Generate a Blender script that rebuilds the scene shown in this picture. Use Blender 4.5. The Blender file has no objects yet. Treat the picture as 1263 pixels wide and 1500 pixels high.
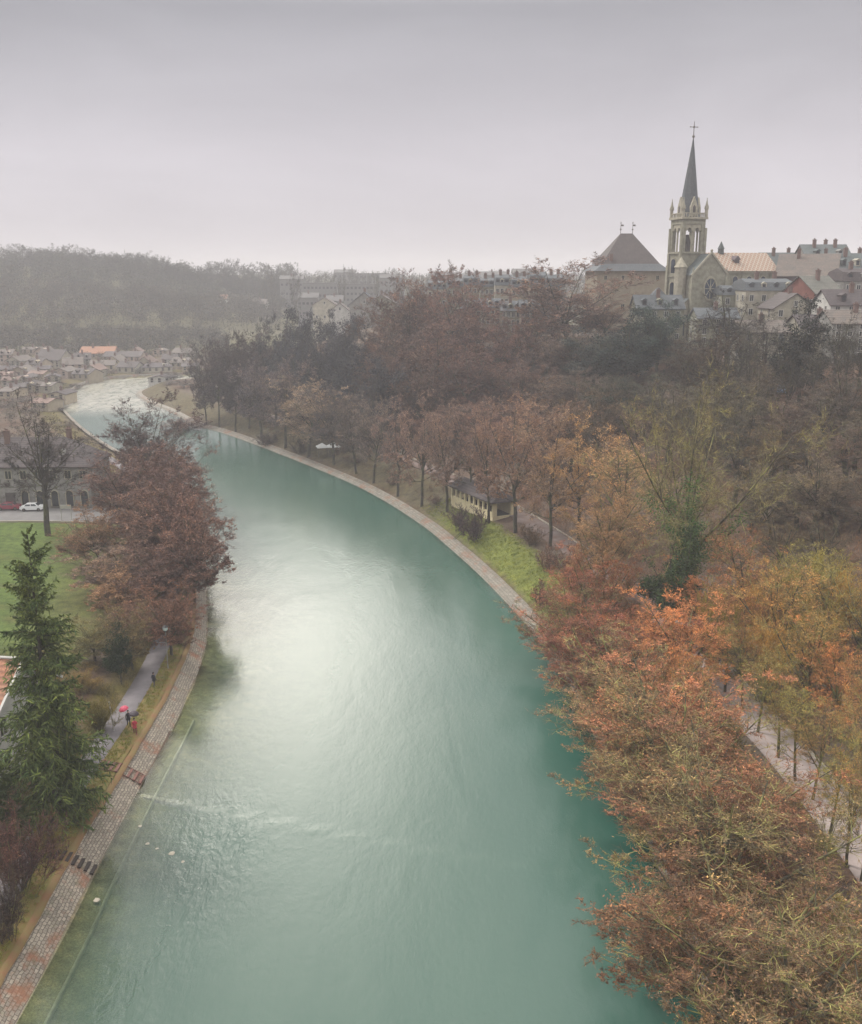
NOHAZE = False
import bpy, bmesh, math, random
import numpy as np
from mathutils import Vector, Matrix

random.seed(7)
RNG = np.random.default_rng(7)
scene = bpy.context.scene
COL = scene.collection
PI = math.pi

# ------------------------------------------------------------------ camera
CAMZ = 46.0
FPX = 1400.0
PITCH = math.atan(345.0 / FPX)
CP, SP = math.cos(PITCH), math.sin(PITCH)
cam_d = bpy.data.cameras.new("camera")
cam = bpy.data.objects.new("camera", cam_d)
COL.objects.link(cam)
cam.location = (0, 0, CAMZ)
cam.rotation_euler = (PI / 2 - PITCH, 0, 0)
cam_d.sensor_fit = 'VERTICAL'
cam_d.sensor_height = 24.0
cam_d.lens = 24.0 * FPX / 1500.0
cam_d.clip_start = 0.5
cam_d.clip_end = 20000
scene.camera = cam


def ray(px, py):
    u = (px - 631.5) / FPX
    v = (750.0 - py) / FPX
    return u, CP + v * SP, -SP + v * CP


def G(px, py, z=0.0):
    """ground point at height z on the line of sight through a photo pixel"""
    dx, dy, dz = ray(px, py)
    t = (z - CAMZ) / dz
    return (dx * t, dy * t, z)


def XY(px, dist, z=4.0):
    """x,y of a point dist metres out, under photo column px"""
    ax = dist * CP + (CAMZ - z) * SP
    return ((px - 631.5) / FPX * ax, dist)


def ZAT(py, dist):
    dx, dy, dz = ray(631.5, py)
    return CAMZ + dist * dz / dy


def PXM(dist, z=4.0):
    """photo pixels per metre out there"""
    return FPX / (dist * CP + (CAMZ - z) * SP)


# ------------------------------------------------------------------ tagging
def tag(o, label=None, cat=None, group=None, kind=None):
    if label: o["label"] = label
    if cat: o["category"] = cat
    if group: o["group"] = group
    if kind: o["kind"] = kind
    return o


def empty(name, loc=(0, 0, 0), rz=0.0):
    o = bpy.data.objects.new(name, None)
    COL.objects.link(o)
    o.location = loc
    o.rotation_euler = (0, 0, rz)
    o.empty_display_size = 0.3
    return o


def link(name, me, parent=None):
    o = bpy.data.objects.new(name, me)
    COL.objects.link(o)
    if parent: o.parent = parent
    return o


def kids(o):
    return [c for c in bpy.data.objects if c.parent == o]


# ------------------------------------------------------------------ materials
def new_mat(name):
    m = bpy.data.materials.new(name)
    m.use_nodes = True
    nt = m.node_tree
    b = nt.nodes["Principled BSDF"]
    return m, nt, b


def N(nt, typ, **kw):
    n = nt.nodes.new(typ)
    for k, v in kw.items():
        if k in ("operation", "blend_type", "data_type", "noise_dimensions", "feature", "attribute_name", "attribute_type", "bands_direction", "wave_type", "vector_type", "musgrave_type"):
            setattr(n, k, v)
        else:
            n.inputs[k].default_value = v
    return n


def mixc(nt, fac, a, b, mode='MIX'):
    n = nt.nodes.new("ShaderNodeMix")
    n.data_type = 'RGBA'
    n.blend_type = mode
    for s, v in ((0, fac), (6, a), (7, b)):
        if hasattr(v, "is_linked"):
            nt.links.new(v, n.inputs[s])
        else:
            n.inputs[s].default_value = v if s == 0 else (*v[:3], 1)
    return n.outputs[2]


def math_n(nt, op, a, b=0.0, c=0.0, clamp=False):
    n = nt.nodes.new("ShaderNodeMath")
    n.operation = op
    n.use_clamp = clamp
    for i, v in enumerate((a, b, c)):
        if hasattr(v, "is_linked"):
            nt.links.new(v, n.inputs[i])
        else:
            n.inputs[i].default_value = v
    return n.outputs[0]


def ramp(nt, src, stops):
    n = nt.nodes.new("ShaderNodeValToRGB")
    e = n.color_ramp.elements
    while len(e) < len(stops): e.new(0.5)
    for i, (p, c) in enumerate(stops):
        e[i].position = p
        e[i].color = (*c[:3], 1) if hasattr(c, "__len__") else (c, c, c, 1)
    nt.links.new(src, n.inputs[0])
    return n.outputs[0]


def noise(nt, scale, detail=4, rough=0.6, vec=None, dist=0.0):
    n = nt.nodes.new("ShaderNodeTexNoise")
    n.inputs["Scale"].default_value = scale
    n.inputs["Detail"].default_value = detail
    n.inputs["Roughness"].default_value = rough
    n.inputs["Distortion"].default_value = dist
    if vec is not None: nt.links.new(vec, n.inputs["Vector"])
    return n.outputs["Fac"]


def objcoord(nt):
    return nt.nodes.new("ShaderNodeTexCoord").outputs["Object"]


def bump(nt, bsdf, h, strength=0.3, dist=0.05):
    n = nt.nodes.new("ShaderNodeBump")
    n.inputs["Strength"].default_value = strength
    n.inputs["Distance"].default_value = dist
    nt.links.new(h, n.inputs["Height"])
    nt.links.new(n.outputs[0], bsdf.inputs["Normal"])
    return n


def simple(name, col, rough=0.8, var=0.25, scale=1.5, col2=None, metal=0.0, bmp=0.0, spec=0.3):
    """a surface of one colour, worn and mottled by noise"""
    m, nt, b = new_mat(name)
    c2 = col2 or tuple(x * (1 - var) for x in col)
    oc = objcoord(nt)
    f = noise(nt, scale, 6, 0.65, oc)
    f2 = ramp(nt, f, [(0.35, 0.0), (0.68, 1.0)])
    nt.links.new(mixc(nt, f2, col, c2), b.inputs["Base Color"])
    b.inputs["Roughness"].default_value = rough
    b.inputs["Metallic"].default_value = metal
    b.inputs["Specular IOR Level"].default_value = spec
    if bmp: bump(nt, b, noise(nt, scale * 6, 4, 0.6, oc), bmp, 0.03)
    return m


# ------------------------------------------------------------------ mesh building
class MB:
    """collects shapes and links them as ONE mesh object"""
    def __init__(s):
        s.v = []; s.f = []; s.m = []
    def quad(s, pts, m=0):
        n = len(s.v); s.v += [tuple(p) for p in pts]; s.f.append(tuple(range(n, n + len(pts)))); s.m.append(m)
    def prism(s, base, z0, z1, m=0, top=None):
        """base: list of (x,y) ccw; optional other outline at the top"""
        top = top or base
        n = len(s.v); k = len(base)
        s.v += [(x, y, z0) for x, y in base] + [(x, y, z1) for x, y in top]
        s.f.append(tuple(range(n + k - 1, n - 1, -1))); s.f.append(tuple(range(n + k, n + 2 * k)))
        s.m += [m, m]
        for i in range(k):
            j = (i + 1) % k
            s.f.append((n + i, n + j, n + k + j, n + k + i)); s.m.append(m)
    def box(s, x0, x1, y0, y1, z0, z1, m=0):
        s.prism([(x0, y0), (x1, y0), (x1, y1), (x0, y1)], z0, z1, m)
    def cone(s, cx, cy, z0, z1, r0, r1, n=8, m=0, rot=0.0):
        b = [(cx + r0 * math.cos(rot + 2 * PI * i / n), cy + r0 * math.sin(rot + 2 * PI * i / n)) for i in range(n)]
        t = [(cx + r1 * math.cos(rot + 2 * PI * i / n), cy + r1 * math.sin(rot + 2 * PI * i / n)) for i in range(n)]
        s.prism(b, z0, z1, m, t)
    def bar(s, p, q, r, n=6, r2=None, m=0):
        p, q = Vector(p), Vector(q); d = (q - p)
        if d.length < 1e-6: return
        d.normalize(); a = d.orthogonal().normalized(); c = d.cross(a)
        r2 = r if r2 is None else r2
        k = len(s.v)
        for base, rr in ((p, r), (q, r2)):
            for i in range(n):
                t = 2 * PI * i / n
                s.v.append(tuple(base + a * (rr * math.cos(t)) + c * (rr * math.sin(t))))
        s.f.append(tuple(range(k + n - 1, k - 1, -1))); s.f.append(tuple(range(k + n, k + 2 * n))); s.m += [m, m]
        for i in range(n):
            j = (i + 1) % n
            s.f.append((k + i, k + j, k + n + j, k + n + i)); s.m.append(m)
    def ball(s, c, r, n=10, k=6, m=0, sz=1.0):
        b = len(s.v)
        for i in range(1, k):
            for j in range(n):
                a, t = PI * i / k, 2 * PI * j / n
                s.v.append((c[0] + r * math.sin(a) * math.cos(t), c[1] + r * math.sin(a) * math.sin(t), c[2] + r * sz * math.cos(a)))
        top = len(s.v); s.v.append((c[0], c[1], c[2] + r * sz)); bot = len(s.v); s.v.append((c[0], c[1], c[2] - r * sz))
        for i in range(k - 2):
            for j in range(n):
                q = (j + 1) % n
                s.f.append((b + i * n + j, b + (i + 1) * n + j, b + (i + 1) * n + q, b + i * n + q)); s.m.append(m)
        for j in range(n):
            q = (j + 1) % n
            s.f.append((top, b + j, b + q)); s.m.append(m)
            s.f.append((bot, b + (k - 2) * n + q, b + (k - 2) * n + j)); s.m.append(m)
    def mesh(s, name, mats):
        me = bpy.data.meshes.new(name)
        me.from_pydata(s.v, [], s.f)
        mats = mats if isinstance(mats, (list, tuple)) else [mats]
        for m in mats: me.materials.append(m)
        if len(mats) > 1: me.polygons.foreach_set("material_index", s.m)
        me.update()
        return me
    def build(s, name, mats, parent=None):
        return link(name, s.mesh(name, mats), parent)


def np_mesh(name, V, quads=None, tris=None, mats=(), qm=None, tm=None, smooth=False):
    me = bpy.data.meshes.new(name)
    V = np.asarray(V, np.float32)
    me.vertices.add(len(V)); me.vertices.foreach_set("co", V.ravel())
    Q = np.zeros((0, 4), np.int32) if quads is None else np.asarray(quads, np.int32)
    T = np.zeros((0, 3), np.int32) if tris is None else np.asarray(tris, np.int32)
    me.loops.add(Q.size + T.size)
    me.loops.foreach_set("vertex_index", np.concatenate([Q.ravel(), T.ravel()]))
    me.polygons.add(len(Q) + len(T))
    st = np.concatenate([np.arange(len(Q)) * 4, Q.size + np.arange(len(T)) * 3]).astype(np.int32)
    me.polygons.foreach_set("loop_start", st)
    for m in mats: me.materials.append(m)
    if len(mats) > 1:
        a = np.concatenate([np.zeros(len(Q), np.int32) if qm is None else qm, np.zeros(len(T), np.int32) if tm is None else tm]).astype(np.int32)
        me.polygons.foreach_set("material_index", a)
    if smooth:
        me.polygons.foreach_set("use_smooth", np.ones(len(Q) + len(T), bool))
    me.update(calc_edges=True)
    me.validate()
    return me
# ------------------------------------------------------------------ river banks
def resample(pts, step=1.0):
    P = [np.array(p, float) for p in pts]
    P = [2 * P[0] - P[1]] + P + [2 * P[-1] - P[-2]]
    out = []
    for i in range(1, len(P) - 2):
        a, b, c, d = P[i - 1:i + 3]
        n = max(4, int(np.linalg.norm(c - b) / 2))
        for t in np.arange(n) / n:
            out.append(0.5 * ((2 * b) + (c - a) * t + (2 * a - 5 * b + 4 * c - d) * t * t + (-a + 3 * b - 3 * c + d) * t ** 3))
    out.append(P[-2])
    out = np.array(out)
    s = np.concatenate([[0], np.cumsum(np.linalg.norm(np.diff(out, axis=0), axis=1))])
    q = np.arange(0, s[-1], step)
    return np.stack([np.interp(q, s, out[:, 0]), np.interp(q, s, out[:, 1])], 1)


LEFT = resample([(-27, -60), (-26.4, -10), (-26.2, 51), (-26.6, 66), (-26.9, 80), (-27.0, 92), (-27.6, 104), (-29, 116), (-31.6, 128),
                 (-37, 150), (-46, 178), (-60, 210), (-76, 238), (-92, 264), (-112, 300), (-132, 342), (-145, 385), (-151, 420), (-147, 440), (-128, 454), (-90, 470), (-40, 496), (20, 530)])
RIGHT = resample([(14, -60), (17.0, -10), (18.4, 51), (18.7, 63), (18.4, 76), (17.4, 87), (16.8, 100), (15.2, 114), (9.3, 140.5), (3.4, 161.6),
                  (-1.5, 177), (-10.4, 199), (-21, 220), (-43, 256.6), (-62, 286), (-75, 303), (-92, 335), (-108, 362), (-119, 388), (-118, 408), (-104, 424), (-78, 438), (-40, 456), (20, 486)])


def normals(P):
    t = np.gradient(P, axis=0)
    t /= np.linalg.norm(t, axis=1)[:, None]
    return np.stack([-t[:, 1], t[:, 0]], 1)     # to the left of travel


def offset(P, d, sgn):
    """line d metres outward from the water; sgn +1 for the left bank, -1 for the right"""
    return P + normals(P) * (d * sgn)


def seg_dist(X, P, signed):
    """distance of points X (n,2) to polyline P, signed positive to the outside"""
    X = np.asarray(X)
    far = (X[:, 1] > 570) | (X[:, 0] < -230) | (X[:, 0] > 130)
    if len(X) > 5000 and far.any() and not far.all():
        o = np.empty(len(X)); o[far] = seg_dist(X[far], P[::12], signed); o[~far] = seg_dist(X[~far], P, signed)
        return o
    A, B = P[:-1:2], P[2::2]
    n = min(len(A), len(B)); A = A[:n]; B = B[:n]
    out = np.empty(len(X))
    for i in range(0, len(X), 4000):
        x = X[i:i + 4000, None, :]
        ab = (B - A)[None]
        t = np.clip(((x - A[None]) * ab).sum(2) / (ab ** 2).sum(2), 0, 1)
        q = A[None] + ab * t[..., None]
        d = x - q
        dd = np.sqrt((d ** 2).sum(2))
        k = dd.argmin(1)
        r = np.arange(len(k))
        cr = ab[0, k, 0] * d[r, k, 1] - ab[0, k, 1] * d[r, k, 0]
        out[i:i + 4000] = dd[r, k] * np.where(cr * signed > 0, 1, -1)
    return out


def sstep(x, a, b):
    t = np.clip((x - a) / (b - a), 0, 1)
    return t * t * (3 - 2 * t)


def vnoise(x, y, s, seed=0):
    """cheap smooth noise in -1..1"""
    x = x / s + seed * 13.7; y = y / s - seed * 7.3
    return (np.sin(x * 1.3 + 1.7 * np.sin(y * .7 + seed)) * np.cos(y * 1.1 + 1.3 * np.sin(x * .9)) + .5 * np.sin(2.9 * x + y * 2.3) * np.cos(3.1 * y - x)) / 1.5


def hill_z(x, y):
    r = np.hypot(x, y)
    az = np.degrees(np.arctan2(x, y))
    hi = np.interp(r, [0, 500, 560, 640, 740, 830, 1000, 3000], [0, 4, 8, 16, 33, 50, 56, 60])
    lo = np.interp(r, [0, 480, 600, 800, 1000, 1400, 3000], [0, 3, 10, 22, 34, 42, 46])
    k = sstep(az, -21, -4)
    return hi * (1 - k) + lo * k


def height(x, y, ret=False):
    x = np.atleast_1d(np.asarray(x, float)); y = np.atleast_1d(np.asarray(y, float))
    X = np.stack([x, y], 1)
    dl = seg_dist(X, LEFT, +1.0)
    dr = seg_dist(X, RIGHT, -1.0)
    zl = np.interp(dl, [-40, -11, -7, -2.2, -1.3, 0, 2.2, 3.8, 6.4, 12, 30], [-3.2, -2.2, -1.0, -0.45, -0.30, -0.12, 1.28, 1.62, 1.66, 2.6, 3.0])
    # the right bank and the slope up to the old town
    plat = 26.5 + 1.5 * sstep(y, 60, 240) - 13 * sstep(y, 330, 520)
    toe = 21 + 6 * sstep(y, 120, 180)
    k = sstep(dr, toe, toe + 58)
    zr = np.interp(dr, [-40, -6, -1.5, 0, 0.05, 1.9, 7.5, 12, 17, 24], [-3.2, -2.4, -0.9, -0.3, -0.1, 0.75, 3.2, 3.9, 4.0, 5.0])
    zr = np.where(dr > toe - 3, np.maximum(zr, 0) + (plat - 4.0) * k, zr)
    zr = np.where(dr > 17, zr + 0.35 * vnoise(x, y, 9), zr)
    inside = (dl < 0) & (dr < 0)
    left = (~inside) & ((dl >= 0) & ((dr < 0) | (dl < dr)))
    z = np.where(inside, np.where(dl > dr, zl, zr), np.where(left, zl + 0.12 * vnoise(x, y, 14, 2) * sstep(dl, 8, 20), zr))
    # the ends of the stretch: land beyond the far bend
    far = hill_z(x, y)
    land = ~inside
    z = np.where(land, np.maximum(z, far * sstep(np.hypot(x, y), 430, 520)), z)
    if ret: return z, dl, dr, inside, left
    return z


def hz(x, y):
    return float(height(x, y)[0])


# ------------------------------------------------------------------ ground sheet
xs = np.concatenate([-np.geomspace(2450, 260, 24), np.arange(-240, -160, 6.0), np.arange(-158, -64, 2.0), np.arange(-62, 56, 1.0), np.arange(56, 160, 4.0), np.geomspace(162, 2450, 24)])
ys = np.concatenate([np.arange(-60, 20, 8.0), np.arange(20, 180, 1.0), np.arange(180, 310, 2.0), np.arange(310, 480, 2.5), np.arange(480, 560, 5.0), np.geomspace(562, 3340, 34)])
gx, gy = np.meshgrid(xs, ys)
gz, dl, dr, ins, lef = height(gx.ravel(), gy.ravel(), True)
V = np.stack([gx.ravel(), gy.ravel(), gz], 1)
nx, ny = len(xs), len(ys)
idx = np.arange(nx * ny).reshape(ny, nx)
Q = np.stack([idx[:-1, :-1], idx[:-1, 1:], idx[1:, 1:], idx[1:, :-1]], -1).reshape(-1, 4)


def lerp(a, b, t):
    return a + (b - a) * t[:, None]


X_, Y_ = V[:, 0], V[:, 1]
R_ = np.hypot(X_, Y_)
nz1 = vnoise(X_, Y_, 6, 1); nz2 = vnoise(X_, Y_, 2.3, 5)
litter = np.array([0.105, 0.068, 0.05]); lawn = np.array([0.088, 0.130, 0.036]); olive = np.array([0.11, 0.105, 0.055])
brown = np.array([0.125, 0.103, 0.085]); bed = np.array([0.27, 0.26, 0.17]); verge = np.array([0.12, 0.105, 0.035]); pave = np.array([.20, .18, .17])
colr = np.tile(brown, (len(V), 1))
colr = lerp(colr, np.tile(litter, (len(V), 1)), np.clip(0.5 + nz1, 0, 1))
# left meadow, then village ground
m = lef & (dl > 14) & (Y_ > 95) & (Y_ < 164) & (X_ < -38)
meadow = (lef * sstep(dl, 11, 16) * sstep(Y_, 96, 104) * (1 - sstep(Y_, 166, 168)))
colr = lerp(colr, lawn[None] * (1 + .25 * nz1[:, None]), meadow)
colr = lerp(colr, np.tile(np.array([.13, .10, .05]), (len(V), 1)), meadow * np.clip(vnoise(X_, Y_, 3.3, 9) - .35, 0, .6) + meadow * .45 * (1 - sstep(dl, 16, 26)))
colr = lerp(colr, np.tile(verge, (len(V), 1)), (lef & (dl > 2.0) & (dl < 9)) * np.clip(0.75 + nz2 * .6, 0, 1))
# right grass bank in front of the pavilion
gr = (~lef & ~ins) * sstep(dr, 1.5, 2.5) * (1 - sstep(dr + nz1 * 1.2, 7.5, 9.5)) * sstep(Y_, 92, 100) * (1 - sstep(Y_, 172, 190))
colr = lerp(colr, np.array([0.15, 0.175, 0.045])[None] * (1 + .25 * nz2[:, None]), gr)
gr2 = (~lef & ~ins) * sstep(dr, 1.5, 2.5) * (1 - sstep(dr, 9, 14)) * sstep(Y_, 165, 185) * 0.6
colr = lerp(colr, np.tile(olive, (len(V), 1)), gr2)
# far hillside: pale field band over darker wood floor
hs = sstep(R_, 500, 560)
colr = lerp(colr, np.tile(olive * 1.05, (len(V), 1)), hs)
colr = lerp(colr, np.tile(np.array([.11, .105, .065]), (len(V), 1)), sstep(R_, 585, 600) * (1 - sstep(R_, 640, 655)) )
colr = lerp(colr, np.tile(np.array([.11, .11, .07]), (len(V), 1)), sstep(R_, 715, 730) * (1 - sstep(R_, 760, 775)))
colr = lerp(colr, np.tile(pave * .8, (len(V), 1)), (~lef & ~ins) * sstep(dr, 88, 92) * (1 - sstep(Y_, 480, 520)))
colr = np.where(ins[:, None], bed[None] * (1 + .3 * nz2[:, None]), colr)
me = np_mesh("ground", V, Q, smooth=True)
ca = me.color_attributes.new("soil", 'FLOAT_COLOR', 'POINT')
ca.data.foreach_set("color", np.concatenate([np.clip(colr, 0, 1), np.ones((len(V), 1))], 1).astype(np.float32).ravel())
m, nt, b = new_mat("ground_mat")
at = N(nt, "ShaderNodeVertexColor"); at.layer_name = "soil"
oc = objcoord(nt)
n1 = noise(nt, 0.9, 8, 0.7, oc); n2 = noise(nt, 7.0, 4, 0.7, oc)
c = mixc(nt, 1.0, at.outputs[0], ramp(nt, n1, [(0.3, (0.55, 0.5, 0.5)), (0.5, (1, 1, 1)), (0.72, (1.5, 1.35, 1.2))]), 'MULTIPLY')
c = mixc(nt, 1.0, c, ramp(nt, n2, [(0.3, (0.6, 0.6, 0.6)), (0.7, (1.35, 1.3, 1.2))]), 'MULTIPLY')
nt.links.new(c, b.inputs["Base Color"]); b.inputs["Roughness"].default_value = 0.95; b.inputs["Specular IOR Level"].default_value = 0.15
bump(nt, b, n2, 0.7, 0.15)
me.materials.append(m)
ground = tag(link("ground", me), kind="structure")


# ------------------------------------------------------------------ ribbons along the banks
def ribbon(name, P, sgn, prof, mat, y0=-50, y1=1e9, x0=-1e9, kind="structure", thick=0.0, wob=0.0, parent=None):
    """prof: [(d, z), ...] cross-section swept along bank line P; UV = metres along, metres across"""
    Pn = normals(P)
    keep = (P[:, 1] > y0) & (P[:, 1] < y1) & (P[:, 0] > x0)
    Pk, Nk = P[keep], Pn[keep]
    n, k = len(Pk), len(prof)
    w = np.cumsum(RNG.normal(0, wob, n)) if wob else np.zeros(n)
    w -= np.linspace(w[0], w[-1], n) if wob else 0
    Vv = np.empty((n, k, 3))
    for j, (d, z) in enumerate(prof):
        Vv[:, j, :2] = Pk + Nk * (sgn * (d + w))[:, None]
        Vv[:, j, 2] = z
    idx = np.arange(n * k).reshape(n, k)
    q = np.stack([idx[:-1, :-1], idx[1:, :-1], idx[1:, 1:], idx[:-1, 1:]], -1).reshape(-1, 4)
    if sgn > 0: q = q[:, ::-1]
    me = np_mesh(name, Vv.reshape(-1, 3), q)
    if not mat: pass
    me.materials.append(mat)
    uv = me.uv_layers.new(name="UVMap")
    s = np.arange(n, dtype=float)
    a = np.cumsum([0] + [math.dist(prof[i], prof[i + 1]) for i in range(k - 1)])
    UV = np.stack(np.meshgrid(s, a, indexing='ij'), -1).reshape(-1, 2)
    li = np.empty(len(me.loops), np.int32); me.loops.foreach_get("vertex_index", li)
    uv.data.foreach_set("uv", UV[li].astype(np.float32).ravel())
    o = link(name, me, parent)
    if kind: o["kind"] = kind
    return o


def stone_mat(name, c1, c2, mortar, bw=0.42, bh=0.27, leaf=(0.22, 0.085, 0.04), leafamt=0.8):
    m, nt, b = new_mat(name)
    uv = nt.nodes.new("ShaderNodeTexCoord").outputs["UV"]
    nb = nt.nodes.new("ShaderNodeTexBrick")
    wv = nt.nodes.new("ShaderNodeVectorMath"); wv.operation = 'ADD'
    nn = nt.nodes.new("ShaderNodeTexNoise"); nn.inputs["Scale"].default_value = 1.3; nt.links.new(uv, nn.inputs["Vector"])
    sc = nt.nodes.new("ShaderNodeVectorMath"); sc.operation = 'SCALE'; sc.inputs["Scale"].default_value = 0.34
    nt.links.new(nn.outputs["Color"], sc.inputs[0]); nt.links.new(uv, wv.inputs[0]); nt.links.new(sc.outputs[0], wv.inputs[1])
    nt.links.new(wv.outputs[0], nb.inputs["Vector"])
    for k, v in (("Scale", 1.0), ("Mortar Size", 0.035), ("Mortar Smooth", 0.3), ("Brick Width", bw), ("Row Height", bh), ("Bias", 0.0)):
        nb.inputs[k].default_value = v
    nb.inputs["Color1"].default_value = (*c1, 1); nb.inputs["Color2"].default_value = (*c2, 1); nb.inputs["Mortar"].default_value = (*mortar, 1)
    f = noise(nt, 0.35, 6, 0.7, uv)
    c = mixc(nt, ramp(nt, f, [(0.52, 0.0), (0.64, leafamt)]), nb.outputs[0], leaf)
    c = mixc(nt, 0.7, c, ramp(nt, noise(nt, 3.0, 5, 0.7, uv), [(0.3, (0.45, 0.47, 0.42)), (0.7, (1.35, 1.3, 1.25))]), 'MULTIPLY')
    c = mixc(nt, ramp(nt, noise(nt, 0.9, 6, 0.75, uv), [(0.54, 0.0), (0.66, 0.55)]), c, (0.10, 0.10, 0.05))
    nt.links.new(c, b.inputs["Base Color"]); b.inputs["Roughness"].default_value = 0.75
    bump(nt, b, nb.outputs["Fac"], -0.6, 0.04)
    return m


M_stone = stone_mat("bank_stone", (0.32, 0.275, 0.225), (0.20, 0.17, 0.14), (0.10, 0.08, 0.06))
M_kerbst = stone_mat("kerb_stone", (0.42, 0.37, 0.30), (0.33, 0.30, 0.25), (0.12, 0.10, 0.08), bw=1.3, bh=0.6)
M_kerbsub = simple("wet_kerb_stone", (0.46, 0.44, 0.33), 0.6, 0.4, 1.0)
M_bank = stone_mat("right_bank_stone", (0.27, 0.245, 0.205), (0.19, 0.17, 0.145), (0.10, 0.085, 0.07), bw=0.9, bh=0.5)
M_path = simple("path_tar", (0.19, 0.17, 0.175), 0.7, 0.3, 0.6, bmp=0.3)
M_road = simple("road_tar", (0.20, 0.19, 0.185), 0.6, 0.25, 0.3, bmp=0.2)
M_pave = simple("pinkish_paving", (0.44, 0.36, 0.33), 0.75, 0.22, 0.4, bmp=0.2)
M_leafy = simple("leaf_covered_lane", (0.19, 0.15, 0.14), 0.9, 0.4, 0.35, col2=(.13, .075, .05), bmp=0.3)
M_leafline = simple("fallen_leaf_line", (0.19, 0.095, 0.05), 0.95, 0.5, 0.8, col2=(.16, .13, .05), bmp=0.6)
M_verge = simple("verge_turf", (0.14, 0.135, 0.04), 0.95, 0.4, 1.2, col2=(0.16, 0.085, 0.035), bmp=0.8)

ribbon("bank_paving", LEFT, 1, [(-0.35, -0.28), (0.0, -0.06), (0.9, 0.58), (2.15, 1.33)], M_stone, y1=240)
ribbon("water_kerb", LEFT, 1, [(-1.80, -0.75), (-1.77, -0.09), (-1.57, -0.085), (-1.52, -0.75)], M_kerbsub, y1=94)
ribbon("leaf_strip", LEFT, 1, [(1.95, 1.225), (2.1, 1.36), (2.4, 1.43), (2.5, 1.40)], M_leafline, y1=240, wob=0.05)
ribbon("verge", LEFT, 1, [(2.3, 1.36), (2.7, 1.48), (3.9, 1.72), (4.1, 1.70)], M_verge, y1=240)
ribbon("footpath", LEFT, 1, [(3.95, 1.5), (4.0, 1.735), (6.2, 1.77), (6.25, 1.5)], M_path, y1=240)
ribbon("bank_revetment", RIGHT, -1, [(-0.6, -0.5), (-0.45, 0.10), (0.05, 0.14), (0.12, 0.40), (0.45, 0.43), (1.45, 0.80), (1.8, 0.62)], M_bank, y0=-50, y1=420)
ribbon("riverside_lane", RIGHT, -1, [(11.9, 3.7), (12.0, 4.06), (16.0, 4.10), (16.1, 3.7)], M_pave, y0=-50, y1=112)
ribbon("quay_wall", LEFT, 1, [(-.3, -.6), (-.05, 1.5), (.5, 1.55), (.8, 1.2)], M_bank, y0=240, y1=462)
ribbon("leafy_lane", RIGHT, -1, [(11.9, 3.7), (12.0, 4.06), (16.0, 4.10), (16.1, 3.7)], M_leafy, y0=111.9, y1=310)
ribbon("lane_kerb", RIGHT, -1, [(16.0, 3.9), (16.0, 4.24), (16.28, 4.25), (16.3, 3.9)], M_kerbst, y0=-50, y1=310)

# left road beyond the meadow
rm = MB()
for i in range(40):
    xa, xb = -150 + i * 2.6, -150 + (i + 1) * 2.6
    f = lambda x, o: 171 + o + 0.03 * (x + 60)
    rm.quad([(xa, f(xa, -3.6), hz(xa, f(xa, -3.6)) + .12), (xb, f(xb, -3.6), hz(xb, f(xb, -3.6)) + .12), (xb, f(xb, 7), hz(xb, f(xb, 7)) + .16), (xa, f(xa, 7), hz(xa, f(xa, 7)) + .16)])
tag(rm.build("road", M_road), kind="structure")
rk = MB()
for i in range(40):
    xa, xb = -150 + i * 2.6, -150 + (i + 1) * 2.6
    ya, yb = 167.2 + 0.03 * (xa + 60), 167.2 + 0.03 * (xb + 60)
    za = hz(xa, ya) + .05
    rk.prism([(xa, ya), (xb, yb), (xb, yb + .22), (xa, ya + .22)], za - .3, za + .2)
tag(rk.build("road_kerb", M_kerbst), kind="structure")

# ------------------------------------------------------------------ water
wx = np.arange(-175, 100, 1.0); wy = np.arange(-58, 560, 1.0)
gx, gy = np.meshgrid(wx, wy)
Xw = np.stack([gx.ravel(), gy.ravel()], 1)
dlw = seg_dist(Xw, LEFT, 1.0); drw = seg_dist(Xw, RIGHT, -1.0)
nx, ny = len(wx), len(wy)
idx = np.arange(nx * ny).reshape(ny, nx)
Q = np.stack([idx[:-1, :-1], idx[:-1, 1:], idx[1:, 1:], idx[1:, :-1]], -1).reshape(-1, 4)
wet = (np.maximum(dlw, drw) < 3.0)
Q = Q[wet[Q].all(1)]
used = np.unique(Q); remap = -np.ones(nx * ny, int); remap[used] = np.arange(len(used))
xw, yw = Xw[used, 0], Xw[used, 1]; dlw = dlw[used]; drw = drw[used]
# murky and deep in midstream, clear over the stones by the left bank
# deeper clear water right along the outer bend; a shoal spreads from the left bank where the sill is
clear = np.exp(-np.clip(-dlw, 0, 50) / (4.2 + 3.5 * sstep(yw, 66, 96) * (1 - sstep(yw, 125, 170)))) * (1 - sstep(yw, 200, 300))
clear = np.maximum(clear, 0.75 * np.exp(-np.clip(-drw, 0, 50) / 0.8))
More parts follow.
